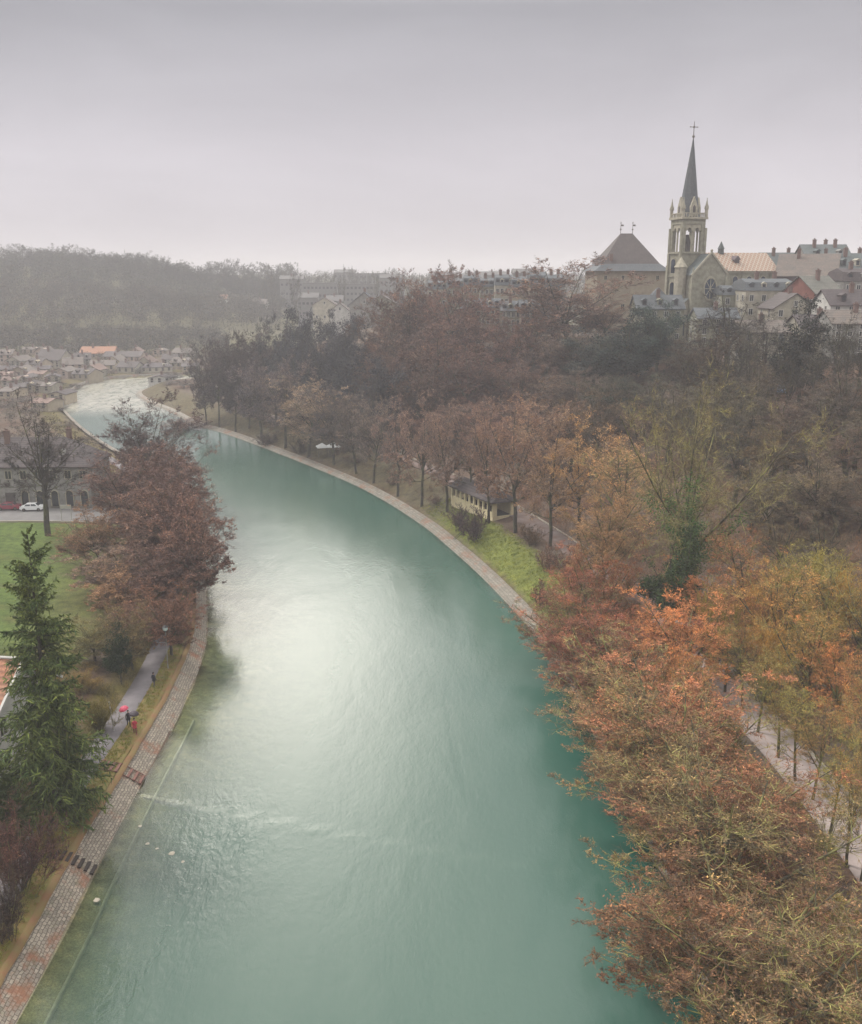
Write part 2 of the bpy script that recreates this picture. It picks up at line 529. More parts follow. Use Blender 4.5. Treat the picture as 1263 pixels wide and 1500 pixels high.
# disturbed water: below the sill and beside the shallows
sx = xw + 26.5
wake = np.exp(-((yw - (78.0 - 0.30 * sx)) / 0.45) ** 2) * (sx > -1) * np.exp(-np.clip(sx - 4, 0, 40) / 11)
edge = np.exp(-((sx - (6.5 + 2.5 * np.sin(yw * .12)) ) / 3.0) ** 2) * (1 - sstep(yw, 70, 82))
plume = np.exp(-((sx - 8) / 5) ** 2 - ((yw - 72) / 6) ** 2)
rip = np.clip(0.8 * wake + 0.75 * edge + 0.8 * plume, 0, 1)
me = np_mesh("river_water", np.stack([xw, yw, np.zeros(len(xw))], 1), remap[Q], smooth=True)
for nm, arr in (("clear", clear), ("ripple", rip), ("outer", np.exp(-np.clip(-drw, 0, 60) / 6.0) * (1 - .65 * sstep(yw, 90, 150))), ("wake", np.clip(wake, 0, 1)), ("far_pale", sstep(yw, 315, 350))):
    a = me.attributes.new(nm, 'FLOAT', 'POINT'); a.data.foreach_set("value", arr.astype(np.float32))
m, nt, b = new_mat("river_water_mat")
W_BODY = (0.058, 0.102, 0.080)
W_DEEP = (0.006, 0.112, 0.080)
W_PALE = (0.115, 0.16, 0.125)
aC = N(nt, "ShaderNodeAttribute"); aC.attribute_name = "clear"
aR = N(nt, "ShaderNodeAttribute"); aR.attribute_name = "ripple"
aO = N(nt, "ShaderNodeAttribute"); aO.attribute_name = "outer"
geo = nt.nodes.new("ShaderNodeNewGeometry").outputs["Position"]
mp = nt.nodes.new("ShaderNodeMapping"); nt.links.new(geo, mp.inputs["Vector"])
mp.inputs["Rotation"].default_value = (0, 0, 0.12); mp.inputs["Scale"].default_value = (1.0, 0.42, 1.0)
flow = noise(nt, 0.055, 5, 0.6, mp.outputs[0], 0.6)
c = mixc(nt, math_n(nt, 'MULTIPLY', aO.outputs["Fac"], 0.9), W_BODY, W_DEEP)
c = mixc(nt, ramp(nt, flow, [(0.42, 0.0), (0.72, 0.35)]), c, W_PALE)
aW = N(nt, "ShaderNodeAttribute"); aW.attribute_name = "wake"
aF = N(nt, "ShaderNodeAttribute"); aF.attribute_name = "far_pale"
c = mixc(nt, math_n(nt, 'MULTIPLY', aW.outputs["Fac"], 0.38), c, (0.34, 0.38, 0.32))
c = mixc(nt, math_n(nt, 'MULTIPLY', aF.outputs["Fac"], ramp(nt, noise(nt, .35, 5, .7, mp.outputs[0], 1.0), [(0.35, 0.35), (0.65, 1.0)])), c, (0.50, 0.47, 0.40))  # pale sky reflection and white water mixed into the far reach's colour
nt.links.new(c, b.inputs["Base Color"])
b.inputs["IOR"].default_value = 1.45
b.inputs["Roughness"].default_value = 0.17
# flow ripples: long smooth swell plus small chop
w1 = noise(nt, 0.55, 4, 0.6, mp.outputs[0], 0.8)
mp2 = nt.nodes.new("ShaderNodeMapping"); nt.links.new(geo, mp2.inputs["Vector"])
mp2.inputs["Scale"].default_value = (1.0, 0.55, 1.0)
w2 = noise(nt, 2.4, 3, 0.6, mp2.outputs[0], 0.5)
boil = noise(nt, 0.12, 3, 0.5, mp.outputs[0], 1.5)
h = math_n(nt, 'MULTIPLY', w1, math_n(nt, 'MULTIPLY_ADD', aR.outputs["Fac"], 2.6, 0.38))
h = math_n(nt, 'ADD', h, math_n(nt, 'MULTIPLY', w2, math_n(nt, 'MULTIPLY_ADD', aR.outputs["Fac"], 0.8, 0.30)))
h = math_n(nt, 'ADD', h, math_n(nt, 'MULTIPLY', boil, 1.1))
bn = bump(nt, b, h, 0.42, 0.10)
tr = nt.nodes.new("ShaderNodeBsdfTransparent"); tr.inputs[0].default_value = (0.80, 0.85, 0.72, 1)
gl = nt.nodes.new("ShaderNodeBsdfGlossy"); gl.inputs["Roughness"].default_value = 0.1
nt.links.new(bn.outputs[0], gl.inputs["Normal"])
fr = nt.nodes.new("ShaderNodeFresnel"); fr.inputs[0].default_value = 1.40; nt.links.new(bn.outputs[0], fr.inputs["Normal"])
mg = nt.nodes.new("ShaderNodeMixShader"); nt.links.new(fr.outputs[0], mg.inputs[0]); nt.links.new(tr.outputs[0], mg.inputs[1]); nt.links.new(gl.outputs[0], mg.inputs[2])
mx = nt.nodes.new("ShaderNodeMixShader")
nt.links.new(math_n(nt, 'MULTIPLY', aC.outputs["Fac"], 0.95, clamp=True), mx.inputs[0])
nt.links.new(b.outputs[0], mx.inputs[1]); nt.links.new(mg.outputs[0], mx.inputs[2])
nt.links.new(mx.outputs[0], nt.nodes["Material Output"].inputs["Surface"])
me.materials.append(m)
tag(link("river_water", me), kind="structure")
# ------------------------------------------------------------------ tree generator
def unit(a):
    return a / np.maximum(np.linalg.norm(a, axis=-1, keepdims=True), 1e-9)


def perp(D):
    ref = np.where(np.abs(D[:, 2:3]) > 0.9, np.array([[1., 0, 0]]), np.array([[0., 0, 1]]))
    a = unit(np.cross(D, ref))
    return a, np.cross(D, a)


class Br:
    """a set of branches: start, direction, length, base radius, bend"""
    def __init__(s, S, D, L, R, B):
        s.S, s.D, s.L, s.R, s.B = S, unit(D), L, R, B
    def at(s, i, t):
        return s.S[i] + s.D[i] * (s.L[i] * t)[:, None] + s.B[i] * (s.L[i] * t * t)[:, None]
    def tan(s, i, t):
        return unit(s.D[i] + s.B[i] * (2 * t)[:, None])


def sprout(rng, P, per, t0, t1, a0, a1, lfun, rfac, bend=0.15, up=0.12, taper=0.8, tpow=1.0, flat=0.0):
    n = len(P.L)
    i = np.repeat(np.arange(n), per); k = len(i)
    t = t0 + (t1 - t0) * rng.random(k) ** tpow
    T = P.tan(i, t); a, b = perp(T)
    ph = rng.random(k) * 2 * PI
    an = np.radians(rng.uniform(a0, a1, k))
    side = a * np.cos(ph)[:, None] + b * np.sin(ph)[:, None]
    side[:, 2] *= (1 - flat)
    D = T * np.cos(an)[:, None] + unit(side) * np.sin(an)[:, None]
    L = P.L[i] * lfun(t) * rng.uniform(0.7, 1.2, k)
    R = P.R[i] * (1 - taper * t) * rfac
    B = rng.normal(0, bend, (k, 3)); B[:, 2] += up
    return Br(P.at(i, t), D, L, R, B)


def tubes(P, segs, sides, taper=0.8, rng=None, wob=0.0):
    n = len(P.L)
    a, b = perp(P.D)
    t = np.linspace(0, 1, segs + 1)
    C = P.S[:, None] + P.D[:, None] * (P.L[:, None] * t)[..., None] + P.B[:, None] * (P.L[:, None] * t * t)[..., None]
    if wob and rng is not None:
        w = rng.normal(0, 1, (n, segs + 1, 3)) * (P.R * wob)[:, None, None]; w[:, 0] = 0
        C = C + w
    r = P.R[:, None] * (1 - taper * t)[None]
    ph = np.arange(sides) * 2 * PI / sides
    ring = a[:, None, None] * np.cos(ph)[None, None, :, None] + b[:, None, None] * np.sin(ph)[None, None, :, None]
    V = C[:, :, None] + ring * r[..., None, None]
    idx = np.arange(n * (segs + 1) * sides).reshape(n, segs + 1, sides)
    j = np.roll(idx, -1, 2)
    Q = np.stack([idx[:, :-1], j[:, :-1], j[:, 1:], idx[:, 1:]], -1).reshape(-1, 4)
    return V.reshape(-1, 3), Q


def ribbons(rng, P, w, segs=2):
    """thin flat tapering strips for twigs: segs quads, last one to a point (tri)"""
    n = len(P.L)
    s = unit(np.cross(P.D, rng.normal(0, 1, (n, 3))))
    t = np.linspace(0, 1, segs + 1)
    C = P.S[:, None] + P.D[:, None] * (P.L[:, None] * t)[..., None] + P.B[:, None] * (P.L[:, None] * t * t)[..., None]
    ww = (w if np.ndim(w) else np.full(n, w))[:, None] * (1 - t * 0.9)[None] * 0.5
    A = C - s[:, None] * ww[..., None]; Bq = C + s[:, None] * ww[..., None]
    V = np.stack([A, Bq], 2).reshape(-1, 3)
    idx = np.arange(n * (segs + 1) * 2).reshape(n, segs + 1, 2)
    Q = np.stack([idx[:, :-1, 0], idx[:, :-1, 1], idx[:, 1:, 1], idx[:, 1:, 0]], -1).reshape(-1, 4)
    return V, Q


def tris(rng, P, w):
    n = len(P.L)
    s = unit(np.cross(P.D, rng.normal(0, 1, (n, 3)))) * (np.asarray(w) * 0.5 * np.ones(n))[:, None]
    V = np.stack([P.S - s, P.S + s, P.S + P.D * P.L[:, None] + P.B * P.L[:, None]], 1).reshape(-1, 3)
    return V, np.arange(3 * n).reshape(n, 3)


def leaves(rng, C, size):
    n = len(C)
    a = unit(rng.normal(0, 1, (n, 3))); b = unit(np.cross(a, rng.normal(0, 1, (n, 3))))
    s = size * rng.uniform(0.6, 1.4, (n, 1))
    V = np.stack([C - a * s * 1.1, C + b * s * .42, C + a * s * 1.1, C - b * s * .42], 1).reshape(-1, 3)
    return V, np.arange(4 * n).reshape(n, 4)


def join(parts):
    """parts: list of (V, F, mat); F with 4 or 3 columns"""
    Vs, Q, QM, T, TM, o = [], [], [], [], [], 0
    for V, F, m in parts:
        Vs.append(V)
        if F.shape[1] == 4: Q.append(F + o); QM.append(np.full(len(F), m))
        else: T.append(F + o); TM.append(np.full(len(F), m))
        o += len(V)
    c = lambda l, k: np.concatenate(l) if l else np.zeros((0, k), int)
    return np.concatenate(Vs), c(Q, 4), c(T, 3), (np.concatenate(QM) if QM else None), (np.concatenate(TM) if TM else None)


# materials: bark with moss on what faces the sky, twigs and leaves tinted by each tree's own colour
def bark_mat(name, c1, c2, moss, amt):
    m, nt, b = new_mat(name)
    oc = objcoord(nt)
    f = noise(nt, 2.5, 6, 0.7, oc)
    c = mixc(nt, f, c1, c2)
    f2 = noise(nt, 0.8, 4, 0.6, oc)
    c = mixc(nt, ramp(nt, f2, [(0.45, 0.0), (0.62, amt)]), c, moss)
    nt.links.new(c, b.inputs["Base Color"]); b.inputs["Roughness"].default_value = 0.9
    bump(nt, b, noise(nt, 9.0, 4, 0.7, oc), 0.6, 0.03)
    return m


def twig_mat(name, k, leaf=False, sat=0.0, trans=0.0):
    m, nt, b = new_mat(name)
    oi = nt.nodes.new("ShaderNodeObjectInfo")
    oc = objcoord(nt)
    isl = nt.nodes.new("ShaderNodeNewGeometry").outputs["Random Per Island"]
    f = noise(nt, 0.45, 3, 0.6, oc)
    cvar = ramp(nt, f, [(0.32, (0.60, 0.72, 0.80)), (0.5, (1.0, 1.0, 1.0)), (0.68, (1.35, 1.25, 1.08))])
    c = mixc(nt, 1.0, oi.outputs["Color"], cvar, 'MULTIPLY')
    ivar = ramp(nt, isl, [(0.0, (0.55, 0.6, 0.6)), (0.5, (1.0, 1.0, 1.0)), (0.86, (1.35, 1.3, 1.1)), (1.0, (1.9, 1.75, 1.3))])
    c = mixc(nt, 1.0, c, ivar, 'MULTIPLY')
    c = mixc(nt, 1.0, c, (k, k, k) if not hasattr(k, "__len__") else k, 'MULTIPLY')
    nt.links.new(c, b.inputs["Base Color"]); b.inputs["Roughness"].default_value = 0.85
    b.inputs["Specular IOR Level"].default_value = 0.2
    return m


M_bark = bark_mat("bark", (0.030, 0.025, 0.022), (0.075, 0.063, 0.052), (0.13, 0.14, 0.045), 0.6)
M_barkm = bark_mat("mossy_bark", (0.045, 0.036, 0.025), (0.10, 0.085, 0.05), (0.26, 0.25, 0.07), 0.9)
M_twig = twig_mat("twigs", 0.75)
M_leaf = twig_mat("leaves", 1.25)
M_ivy = twig_mat("ivy_leaves", (1, 1, 1))
M_bough = bark_mat("lichen_boughs", (0.06, 0.045, 0.03), (0.15, 0.11, 0.06), (0.48, 0.43, 0.13), 0.85)
M_needle = twig_mat("needles", (1, 1, 1))

PROTO = {}


def norm_fit(Vs, H, W):
    """scale so the plant is H tall and W across (95th percentile)"""
    A = np.concatenate(Vs)
    h = np.percentile(A[:, 2], 99.8); r = np.percentile(np.hypot(A[:, 0], A[:, 1]), 91)
    s = np.array([W / 2 / r, W / 2 / r, H / h])
    return [v * s for v in Vs]


def make_broad(key, seed, H=18., W=12., trunk=0.35, nlead=6, lead=(12, 48), low=8, n2=9, n3=8, n4=7, n5=3, tw=0.03, leaf=0, lsize=0.06, r0=0.32, droop=0.0, low_a=(50, 85), l2=0.42, bend=0.16, mossy=False):
    rng = np.random.default_rng(seed)
    z = np.array([[0., 0, -0.6]])
    T = Br(z, np.array([[rng.normal(0, .04), rng.normal(0, .04), 1.]]), np.array([H * (trunk + .2)]), np.array([r0]), rng.normal(0, .03, (1, 3)))
    A = sprout(rng, T, nlead, 0.62, 1.0, lead[0], lead[1], lambda t: (0.62 * H / T.L[0]) * (0.8 + .2 * t), 0.62, 0.07, 0.10, 0.5)
    # spread the leaders round the trunk
    ph = np.arange(nlead) * 2 * PI / nlead + rng.uniform(0, .6, nlead)
    an = np.radians(rng.uniform(lead[0], lead[1], nlead)); an[0] *= 0.2
    A.D = np.stack([np.sin(an) * np.cos(ph), np.sin(an) * np.sin(ph), np.cos(an)], 1)
    Lw = sprout(rng, T, low, 0.5, 0.98, low_a[0], low_a[1], lambda t: 0.36 * H / T.L[0] * (1.1 - .3 * t), 0.4, 0.1, 0.16 - droop, 0.5)
    L1 = Br(*[np.concatenate([getattr(A, k), getattr(Lw, k)]) for k in ("S", "D", "L", "R", "B")])
    L2 = sprout(rng, L1, n2, 0.16, 1.0, 28, 62, lambda t: l2 * (1.15 - .6 * t), 0.6, bend, 0.10 - droop, 0.75)
    L3 = sprout(rng, L2, n3, 0.15, 1.0, 25, 62, lambda t: 0.46 * (1.15 - .5 * t), 0.55, bend, 0.08 - droop, 0.8)
    L4 = sprout(rng, L3, n4, 0.1, 1.0, 22, 65, lambda t: 0.55 * (1.1 - .4 * t), 0.5, bend, 0.06 - droop, 0.8)
    L5 = sprout(rng, L4, n5, 0.1, 1.0, 20, 60, lambda t: 0.6 * np.ones_like(t), 0.5, bend, 0.05, 0.8)
    tv = [tubes(T, 8, 10, 0.45, rng, 0.12), tubes(L1, 6, 6, 0.75, rng, 0.16), tubes(L2, 4, 4, 0.8, rng, 0.2)]
    cv = [tubes(L3, 2, 3, 0.8), ribbons(rng, L4, tw * 1.5, 2), tris(rng, L5, tw)]
    cm = [2 if mossy else 0, 2 if mossy == 2 else 0, 0]
    if leaf:
        ok = np.repeat(rng.random(len(L3.L)) < .45, n4 * n5); i = rng.choice(np.nonzero(ok)[0], leaf); C = L5.at(i, rng.random(leaf))
        cv.append(leaves(rng, C, lsize)); cm.append(1)
    allv = norm_fit([v for v, f in tv] + [v for v, f in cv], H, W)
    tv = [(allv[i], f, 0) for i, (v, f) in enumerate(tv)]
    cv = [(allv[len(tv) + i], f, cm[i]) for i, (v, f) in enumerate(cv)]
    V, Qd, Tr, qm, tm = join(tv)
    trunk_me = np_mesh(key + "_trunk", V, Qd, mats=[M_barkm if mossy else M_bark], smooth=True)
    V, Qd, Tr, qm, tm = join(cv)
    crown_me = np_mesh(key + "_crown", V, Qd, Tr, [M_twig, M_leaf, M_bough], qm, tm)
    PROTO[key] = dict(H=H, W=W, trunk=trunk_me, crown=crown_me)
    return T, L1, L2


def make_shrub(key, seed, H=6., W=5., stems=22, n2=12, n3=8, n4=3, tw=0.028, leaf=0, lsize=0.05, spread=(3, 38), mossy=True):
    """many upright stems from the ground"""
    rng = np.random.default_rng(seed)
    n = stems
    S = np.stack([rng.normal(0, W * .08, n), rng.normal(0, W * .08, n), np.full(n, -0.3)], 1)
    ph = rng.random(n) * 2 * PI; an = np.radians(rng.uniform(*spread, n))
    A = Br(S, np.stack([np.sin(an) * np.cos(ph), np.sin(an) * np.sin(ph), np.cos(an)], 1), rng.uniform(.6, 1.0, n) * H, rng.uniform(.03, .075, n) * H / 6, rng.normal(0, .08, (n, 3)))
    L2 = sprout(rng, A, n2, 0.15, 1.0, 14, 45, lambda t: 0.34 * (1.1 - .5 * t), 0.5, 0.08, 0.12, 0.8)
    L3 = sprout(rng, L2, n3, 0.1, 1.0, 18, 50, lambda t: 0.5 * (1.1 - .4 * t), 0.5, 0.1, 0.1, 0.8)
    L4 = sprout(rng, L3, n4, 0.1, 1.0, 20, 55, lambda t: 0.6 * np.ones_like(t), 0.5, 0.1, 0.05, 0.8)
    tv = [tubes(A, 5, 5, 0.8, rng, 0.3)]
    cv = [tubes(L2, 2, 3, .8), ribbons(rng, L3, tw * 1.4, 2), tris(rng, L4, tw)]; cm = [0, 0, 0]
    if leaf:
        i = rng.integers(0, len(L4.L), leaf); cv.append(leaves(rng, L4.at(i, rng.random(leaf)), lsize)); cm.append(1)
    allv = norm_fit([v for v, f in tv] + [v for v, f in cv], H, W)
    V, Qd, Tr, qm, tm = join([(allv[0], tv[0][1], 0)])
    tme = np_mesh(key + "_stems", V, Qd, mats=[M_barkm if mossy else M_bark], smooth=True)
    V, Qd, Tr, qm, tm = join([(allv[1 + i], f, cm[i]) for i, (v, f) in enumerate(cv)])
    PROTO[key] = dict(H=H, W=W, trunk=tme, crown=np_mesh(key + "_crown", V, Qd, Tr, [M_twig, M_leaf], qm, tm), stem="stems")


def make_conifer(key, seed, H=24., W=9.4, whorls=34, per=7, n2=26, n3=3, fw=0.10, sparse_top=True, fl=0.42):
    rng = np.random.default_rng(seed)
    T = Br(np.array([[0., 0, -0.6]]), np.array([[0., 0, 1.]]), np.array([H * 1.0]), np.array([H * .013]), np.zeros((1, 3)))
    hs, ph, ln, el = [], [], [], []
    for i in range(whorls):
        t = 0.06 + 0.92 * (i / (whorls - 1)) ** 1.0
        for k in range(per if t < .9 else 4):
            hs.append(t * H + rng.normal(0, .12)); ph.append(rng.random() * 2 * PI)
            rad = (1 - t) ** 0.80 * W * .56 * (1 if t > .12 else .75) + 0.35
            if sparse_top and t > .62: rad *= rng.uniform(.55, 1.35)
            ln.append(rad * rng.uniform(.75, 1.15)); el.append(math.radians(np.interp(t, [0, .5, .8, 1], [-28, -14, 10, 45]) + rng.normal(0, 7)))
    hs, ph, ln, el = map(np.array, (hs, ph, ln, el)); n = len(hs)
    D = np.stack([np.cos(el) * np.cos(ph), np.cos(el) * np.sin(ph), np.sin(el)], 1)
    B = rng.normal(0, .05, (n, 3)); B[:, 2] += 0.12
    A = Br(np.stack([np.zeros(n), np.zeros(n), hs], 1), D, ln, 0.012 * H / 24 + ln * .012, B)
    L2 = sprout(rng, A, n2, 0.12, 1.0, 35, 75, lambda t: 0.30 * (1.15 - .7 * t), 0.45, 0.05, -0.30, 0.7, flat=0.75)
    L3 = sprout(rng, L2, n3, 0.0, 1.0, 25, 60, lambda t: fl * 1.3 * np.ones_like(t), 0.45, 0.05, -0.25, 0.7, flat=0.5)
    F = sprout(rng, A, 10, 0.3, 1.0, 15, 45, lambda t: 0.16 * np.ones_like(t), 0.45, 0.05, 0.0, 0.7, flat=0.3)
    tv = [tubes(T, 8, 8, 0.9), tubes(A, 4, 4, 0.8, rng, .2)]
    cv = [ribbons(rng, L2, fw * 1.2, 2), ribbons(rng, L3, fw, 1), ribbons(rng, F, fw * 1.3, 1)]
    V, Qd, Tr, qm, tm = join([(v, f, 0) for v, f in tv]); tme = np_mesh(key + "_trunk", V, Qd, mats=[M_bark], smooth=True)
    V, Qd, Tr, qm, tm = join([(v, f, 0) for v, f in cv])
    PROTO[key] = dict(H=H, W=W, trunk=tme, crown=np_mesh(key + "_crown", V, Qd, mats=[M_needle]))


def make_dark(key, seed, H=18., W=10., n=26000, size=0.16):
    """evergreen or ivy-choked tree: leaf clumps on a branch frame"""
    T, L1, L2 = make_broad(key, seed, H, W, trunk=.3, nlead=7, lead=(5, 35), low=12, n2=9, n3=6, n4=3, n5=2, tw=.04)
    rng = np.random.default_rng(seed + 50)
    i = rng.integers(0, len(L2.L), 900); C = L2.at(i, rng.random(900))
    r = np.percentile(np.hypot(C[:, 0], C[:, 1]), 95); C *= np.array([W * .44 / r, W * .44 / r, H * .93 / np.percentile(C[:, 2], 99.5)])
    P = np.repeat(C, n // 900, 0); P = P + rng.normal(0, .42, P.shape) * (W / 10)
    V, Qd = leaves(rng, P, size)
    PROTO[key]["crown"] = np_mesh(key + "_crown", V, Qd, mats=[M_ivy])


# near trees, fine twigs
make_broad("oak", 11, 18, 13, n2=10, n3=7, n4=6, n5=4, tw=.026, leaf=13000, lsize=.06, mossy=2, l2=.42, bend=.13, droop=-.12, lead=(8, 44), r0=.36)
make_broad("ash", 12, 17, 11, trunk=.4, nlead=6, lead=(5, 30), n2=9, n3=7, n4=6, n5=3, tw=.026, leaf=2500, lsize=.055, mossy=2, l2=.40, bend=.12, droop=-.16, r0=.34)
make_broad("maple", 13, 16, 12, trunk=.3, nlead=7, lead=(10, 48), low=7, n2=9, n3=7, n4=7, n5=5, tw=.026, leaf=30000, lsize=.058, mossy=1, l2=.40, bend=.13, droop=-.10, r0=.34)
make_broad("slender", 15, 17, 7, trunk=.5, nlead=4, lead=(4, 24), low=9, n2=8, n3=7, n4=6, n5=3, tw=.030, leaf=3500, lsize=.055, mossy=2, l2=.45, r0=.26, low_a=(35, 70), bend=.2)
# a spreading tree whose arching limbs show, with ivy on the trunk
T_, A1_, A2_ = make_broad("arching", 14, 28, 22, trunk=.22, nlead=7, lead=(14, 58), low=5, n2=9, n3=8, n4=7, n5=3, tw=.034, leaf=0, r0=.5, l2=.5, bend=.26, mossy=2)
rng_ = np.random.default_rng(77)
i_ = np.zeros(900, int); C_ = T_.at(i_, rng_.uniform(.15, 1.0, 900)); j_ = rng_.integers(0, len(A1_.L), 1500); D_ = A1_.at(j_, rng_.random(1500) ** 1.8 * .5)
C_ = np.concatenate([C_ + rng_.normal(0, .55, C_.shape), D_ + rng_.normal(0, .45, D_.shape)]); C_ = np.repeat(C_, 9, 0); C_ = C_ + rng_.normal(0, .28, C_.shape)
V_, Q_ = leaves(rng_, C_, .12); PROTO["arching"]["ivy"] = np_mesh("ivy", V_ * np.array([1.0, 1.0, .92]), Q_, mats=[M_ivy])
# middle distance
make_broad("beech", 21, 20, 13, trunk=.28, nlead=7, lead=(6, 42), low=12, n2=9, n3=8, n4=7, n5=3, droop=-.10, bend=.12, tw=.062, leaf=26000, lsize=.11)
make_broad("plane", 22, 18, 11, trunk=.34, nlead=6, lead=(8, 40), low=9, n2=9, n3=8, n4=7, n5=3, tw=.062, leaf=11000, lsize=.10)
make_broad("linden", 23, 18, 10, trunk=.42, nlead=6, lead=(8, 46), low=8, n2=8, n3=8, n4=7, n5=3, tw=.055, leaf=7000, lsize=.095, r0=.36)
make_broad("bare", 24, 20, 12, trunk=.36, nlead=6, lead=(6, 40), low=7, n2=8, n3=7, n4=6, n5=3, tw=.055, r0=.48, bend=.2)
make_broad("gaunt", 25, 21, 11, trunk=.42, nlead=5, lead=(8, 34), low=6, n2=8, n3=7, n4=5, n5=2, tw=.06, r0=.50, bend=.24)
# far
make_broad("far_round", 31, 18, 13, trunk=.25, nlead=7, lead=(8, 50), low=8, n2=8, n3=7, n4=5, n5=1, tw=.10, leaf=3000, lsize=.2)
make_broad("far_tall", 32, 22, 11, trunk=.3, nlead=6, lead=(5, 34), low=10, n2=8, n3=7, n4=5, n5=1, tw=.10, leaf=2000, lsize=.2)
make_conifer("spruce", 41, whorls=36, per=8, n2=28, fw=.12)
make_conifer("far_spruce", 42, 22, 7, whorls=20, per=6, n2=8, n3=2, fw=.32)
make_dark("yew", 51)
make_dark("ivied", 52, 17, 9, 18000, .17)
make_shrub("shrub", 61, 6, 5, leaf=6000, lsize=.045)
make_shrub("thicket", 62, 9, 7, stems=26, n2=12, n3=9, n4=4, leaf=9000, lsize=.05)
make_shrub("far_shrub", 63, 4, 5, stems=16, n2=10, n3=6, n4=2, tw=.05, spread=(10, 60), mossy=False)


def tree(kind, px, dist, top, wpx, col, label, group=None, cat="tree", name=None, rz=None, z=None, tcol=None, lean=0.0, xy=None, hw=None):
    """plant a tree at ground distance dist under photo column px; its height brings its top to row `top`"""
    if xy is None:
        zz = 4.0
        for _ in range(3):
            x, y = XY(px, dist, zz); zz = hz(x, y)
    else:
        x, y = xy; zz = hz(x, y)
    if z is not None: zz = z
    if xy is None:
        for _ in range(30):
            if zz > 0.4: break
            dist += 3.0; x, y = XY(px, dist, zz); zz = hz(x, y)
    P = PROTO[kind]
    if hw: H, W = hw
    else: H = ZAT(top, y) - zz; W = wpx / PXM(y, zz)
    H = max(H, 1.5)
    e = empty(name or "tree", (x, y, zz), random.uniform(0, 6.28) if rz is None else rz)
    e.scale = (W / P["W"], W / P["W"], H / P["H"])
    if lean: e.rotation_euler = (lean, 0, e.rotation_euler[2])
    t = link(P.get("stem", "trunk"), P["trunk"], e); c = link("crown", P["crown"], e)
    if "ivy" in P: iv = link("ivy", P["ivy"], e); iv.color = (.065, .14, .035, 1)
    v = random.uniform(.70, 1.30)
    if kind in ('oak', 'maple', 'ash', 'slender', 'thicket'): col = (col[0] * 1.10, col[1] * 1.06, col[2] * .92)
    c.color = (*[k * v for k in col], 1); t.color = (*(tcol or col), 1)
    tag(e, label, cat, group)
    return e
# ------------------------------------------------------------------ trees, by place
RB = (0.21, 0.115, 0.09)      # reddish brown
PK = (0.20, 0.125, 0.10)        # pale pinkish brown
TN = (0.25, 0.165, 0.105)       # tan
OR = (0.40, 0.18, 0.085)        # orange
DR = (0.26, 0.10, 0.06)       # dark red
YG = (0.34, 0.29, 0.08)         # yellow green
YO = (0.46, 0.27, 0.08)         # yellow orange
GB = (0.115, 0.095, 0.075)      # grey brown
DK = (0.055, 0.055, 0.060)      # dark grey
DG = (0.035, 0.055, 0.030)      # dark green
BG = (0.035, 0.055, 0.050)      # bluish green
GM = (0.12, 0.125, 0.07)        # olive

# left bank, riverside row (from near to far)
g = "russet trees in the row along the left bank"
tree("beech", 232, 122, 800, 130, (.19, .11, .095), "dark reddish tree overhanging the water, nearest of the left bank row", g, name="riverside_tree")
tree("beech", 175, 128, 790, 150, (0.29, .19, .145), "paler orange-brown tree standing inland of the row, above the green meadow edge", g, name="riverside_tree")
tree("beech", 262, 138, 700, 150, (0.24, .145, .12), "broad russet tree bulging furthest out over the river on the left bank", g, name="riverside_tree")
tree("beech", 200, 152, 655, 150, (0.20, .125, .115), "tall russet tree in the middle of the left bank row beside the meadow", g, name="riverside_tree")
tree("plane", 262, 168, 640, 120, (0.20, .125, .11), "brown riverside tree between the broad overhanging one and the tallest", g, name="riverside_tree")
tree("beech", 228, 186, 578, 130, (0.17, .12, .12), "greyish brown tree with the highest top of the left bank row", g, name="riverside_tree")
tree("plane", 270, 205, 610, 80, (0.18, .125, .12), "small hazy brown tree at the far end of the left bank row", g, name="riverside_tree")
tree("ivied", 178, 99, 905, 46, DG, "narrow ivy-covered dark green tree beside the path behind the umbrellas", name="ivy_tree")
tree("shrub", 213, 128, 905, 60, DG, "dark green bush under the russet trees near the lamp", cat="bush", name="evergreen_bush")
# left: spruce and neighbours
sp_o = tree("spruce", 84, 72, 772, 158, (0.115, 0.150, 0.050), "tall dark green spruce with a thin ragged top on the left bank", name="spruce_tree")
tree("spruce", 14, 68, 1120, 70, (0.070, 0.095, 0.035), "lower spruce at the left edge under the white house", name="spruce_tree", hw=None)
tree("bare", 70, 158, 572, 120, (0.085, .07, .07), "solitary bare tree with a straight dark trunk at the meadow's far end", name="bare_tree")
tree("bare", 20, 200, 615, 100, (0.11, .075, .08), "bare purplish tree behind the long dark-roofed house at the left edge", name="bare_tree")
tree("bare", 118, 232, 640, 60, (0.10, .075, .075), "small bare tree past the right end of the long dark-roofed house", name="bare_tree")
tree("shrub", 30, 62, 1190, 120, (0.13, .065, .055), "purplish bare bush at the left edge below the spruce", cat="bush", name="bare_bush")
tree("shrub", 10, 57, 1275, 90, (0.09, .06, .05), "dark bare bush at the left edge beside the footpath", cat="bush", name="bare_bush")
tree("shrub", 72, 67, 1215, 50, (0.26, .19, .045), "yellowish bush between the spruce foot and the footpath", cat="bush", name="yellow_bush")
tree("thicket", 150, 88, 1020, 60, (0.20, .17, .05), "olive thicket beside the path left of the umbrellas", cat="bush", name="thicket")
tree("thicket", 118, 96, 985, 60, (0.22, .15, .06), "russet and olive thicket behind the spruce on the right", cat="bush", name="thicket")
tree("shrub", 205, 118, 965, 60, (0.25, .13, .07), "light brown leafy bush by the path where the lone walker stands", cat="bush", name="brown_bush")
tree("far_shrub", 265, 112, 925, 45, (0.17, .085, .07), "low reddish bush on the edge of the stone bank", cat="bush", name="bank_bush")

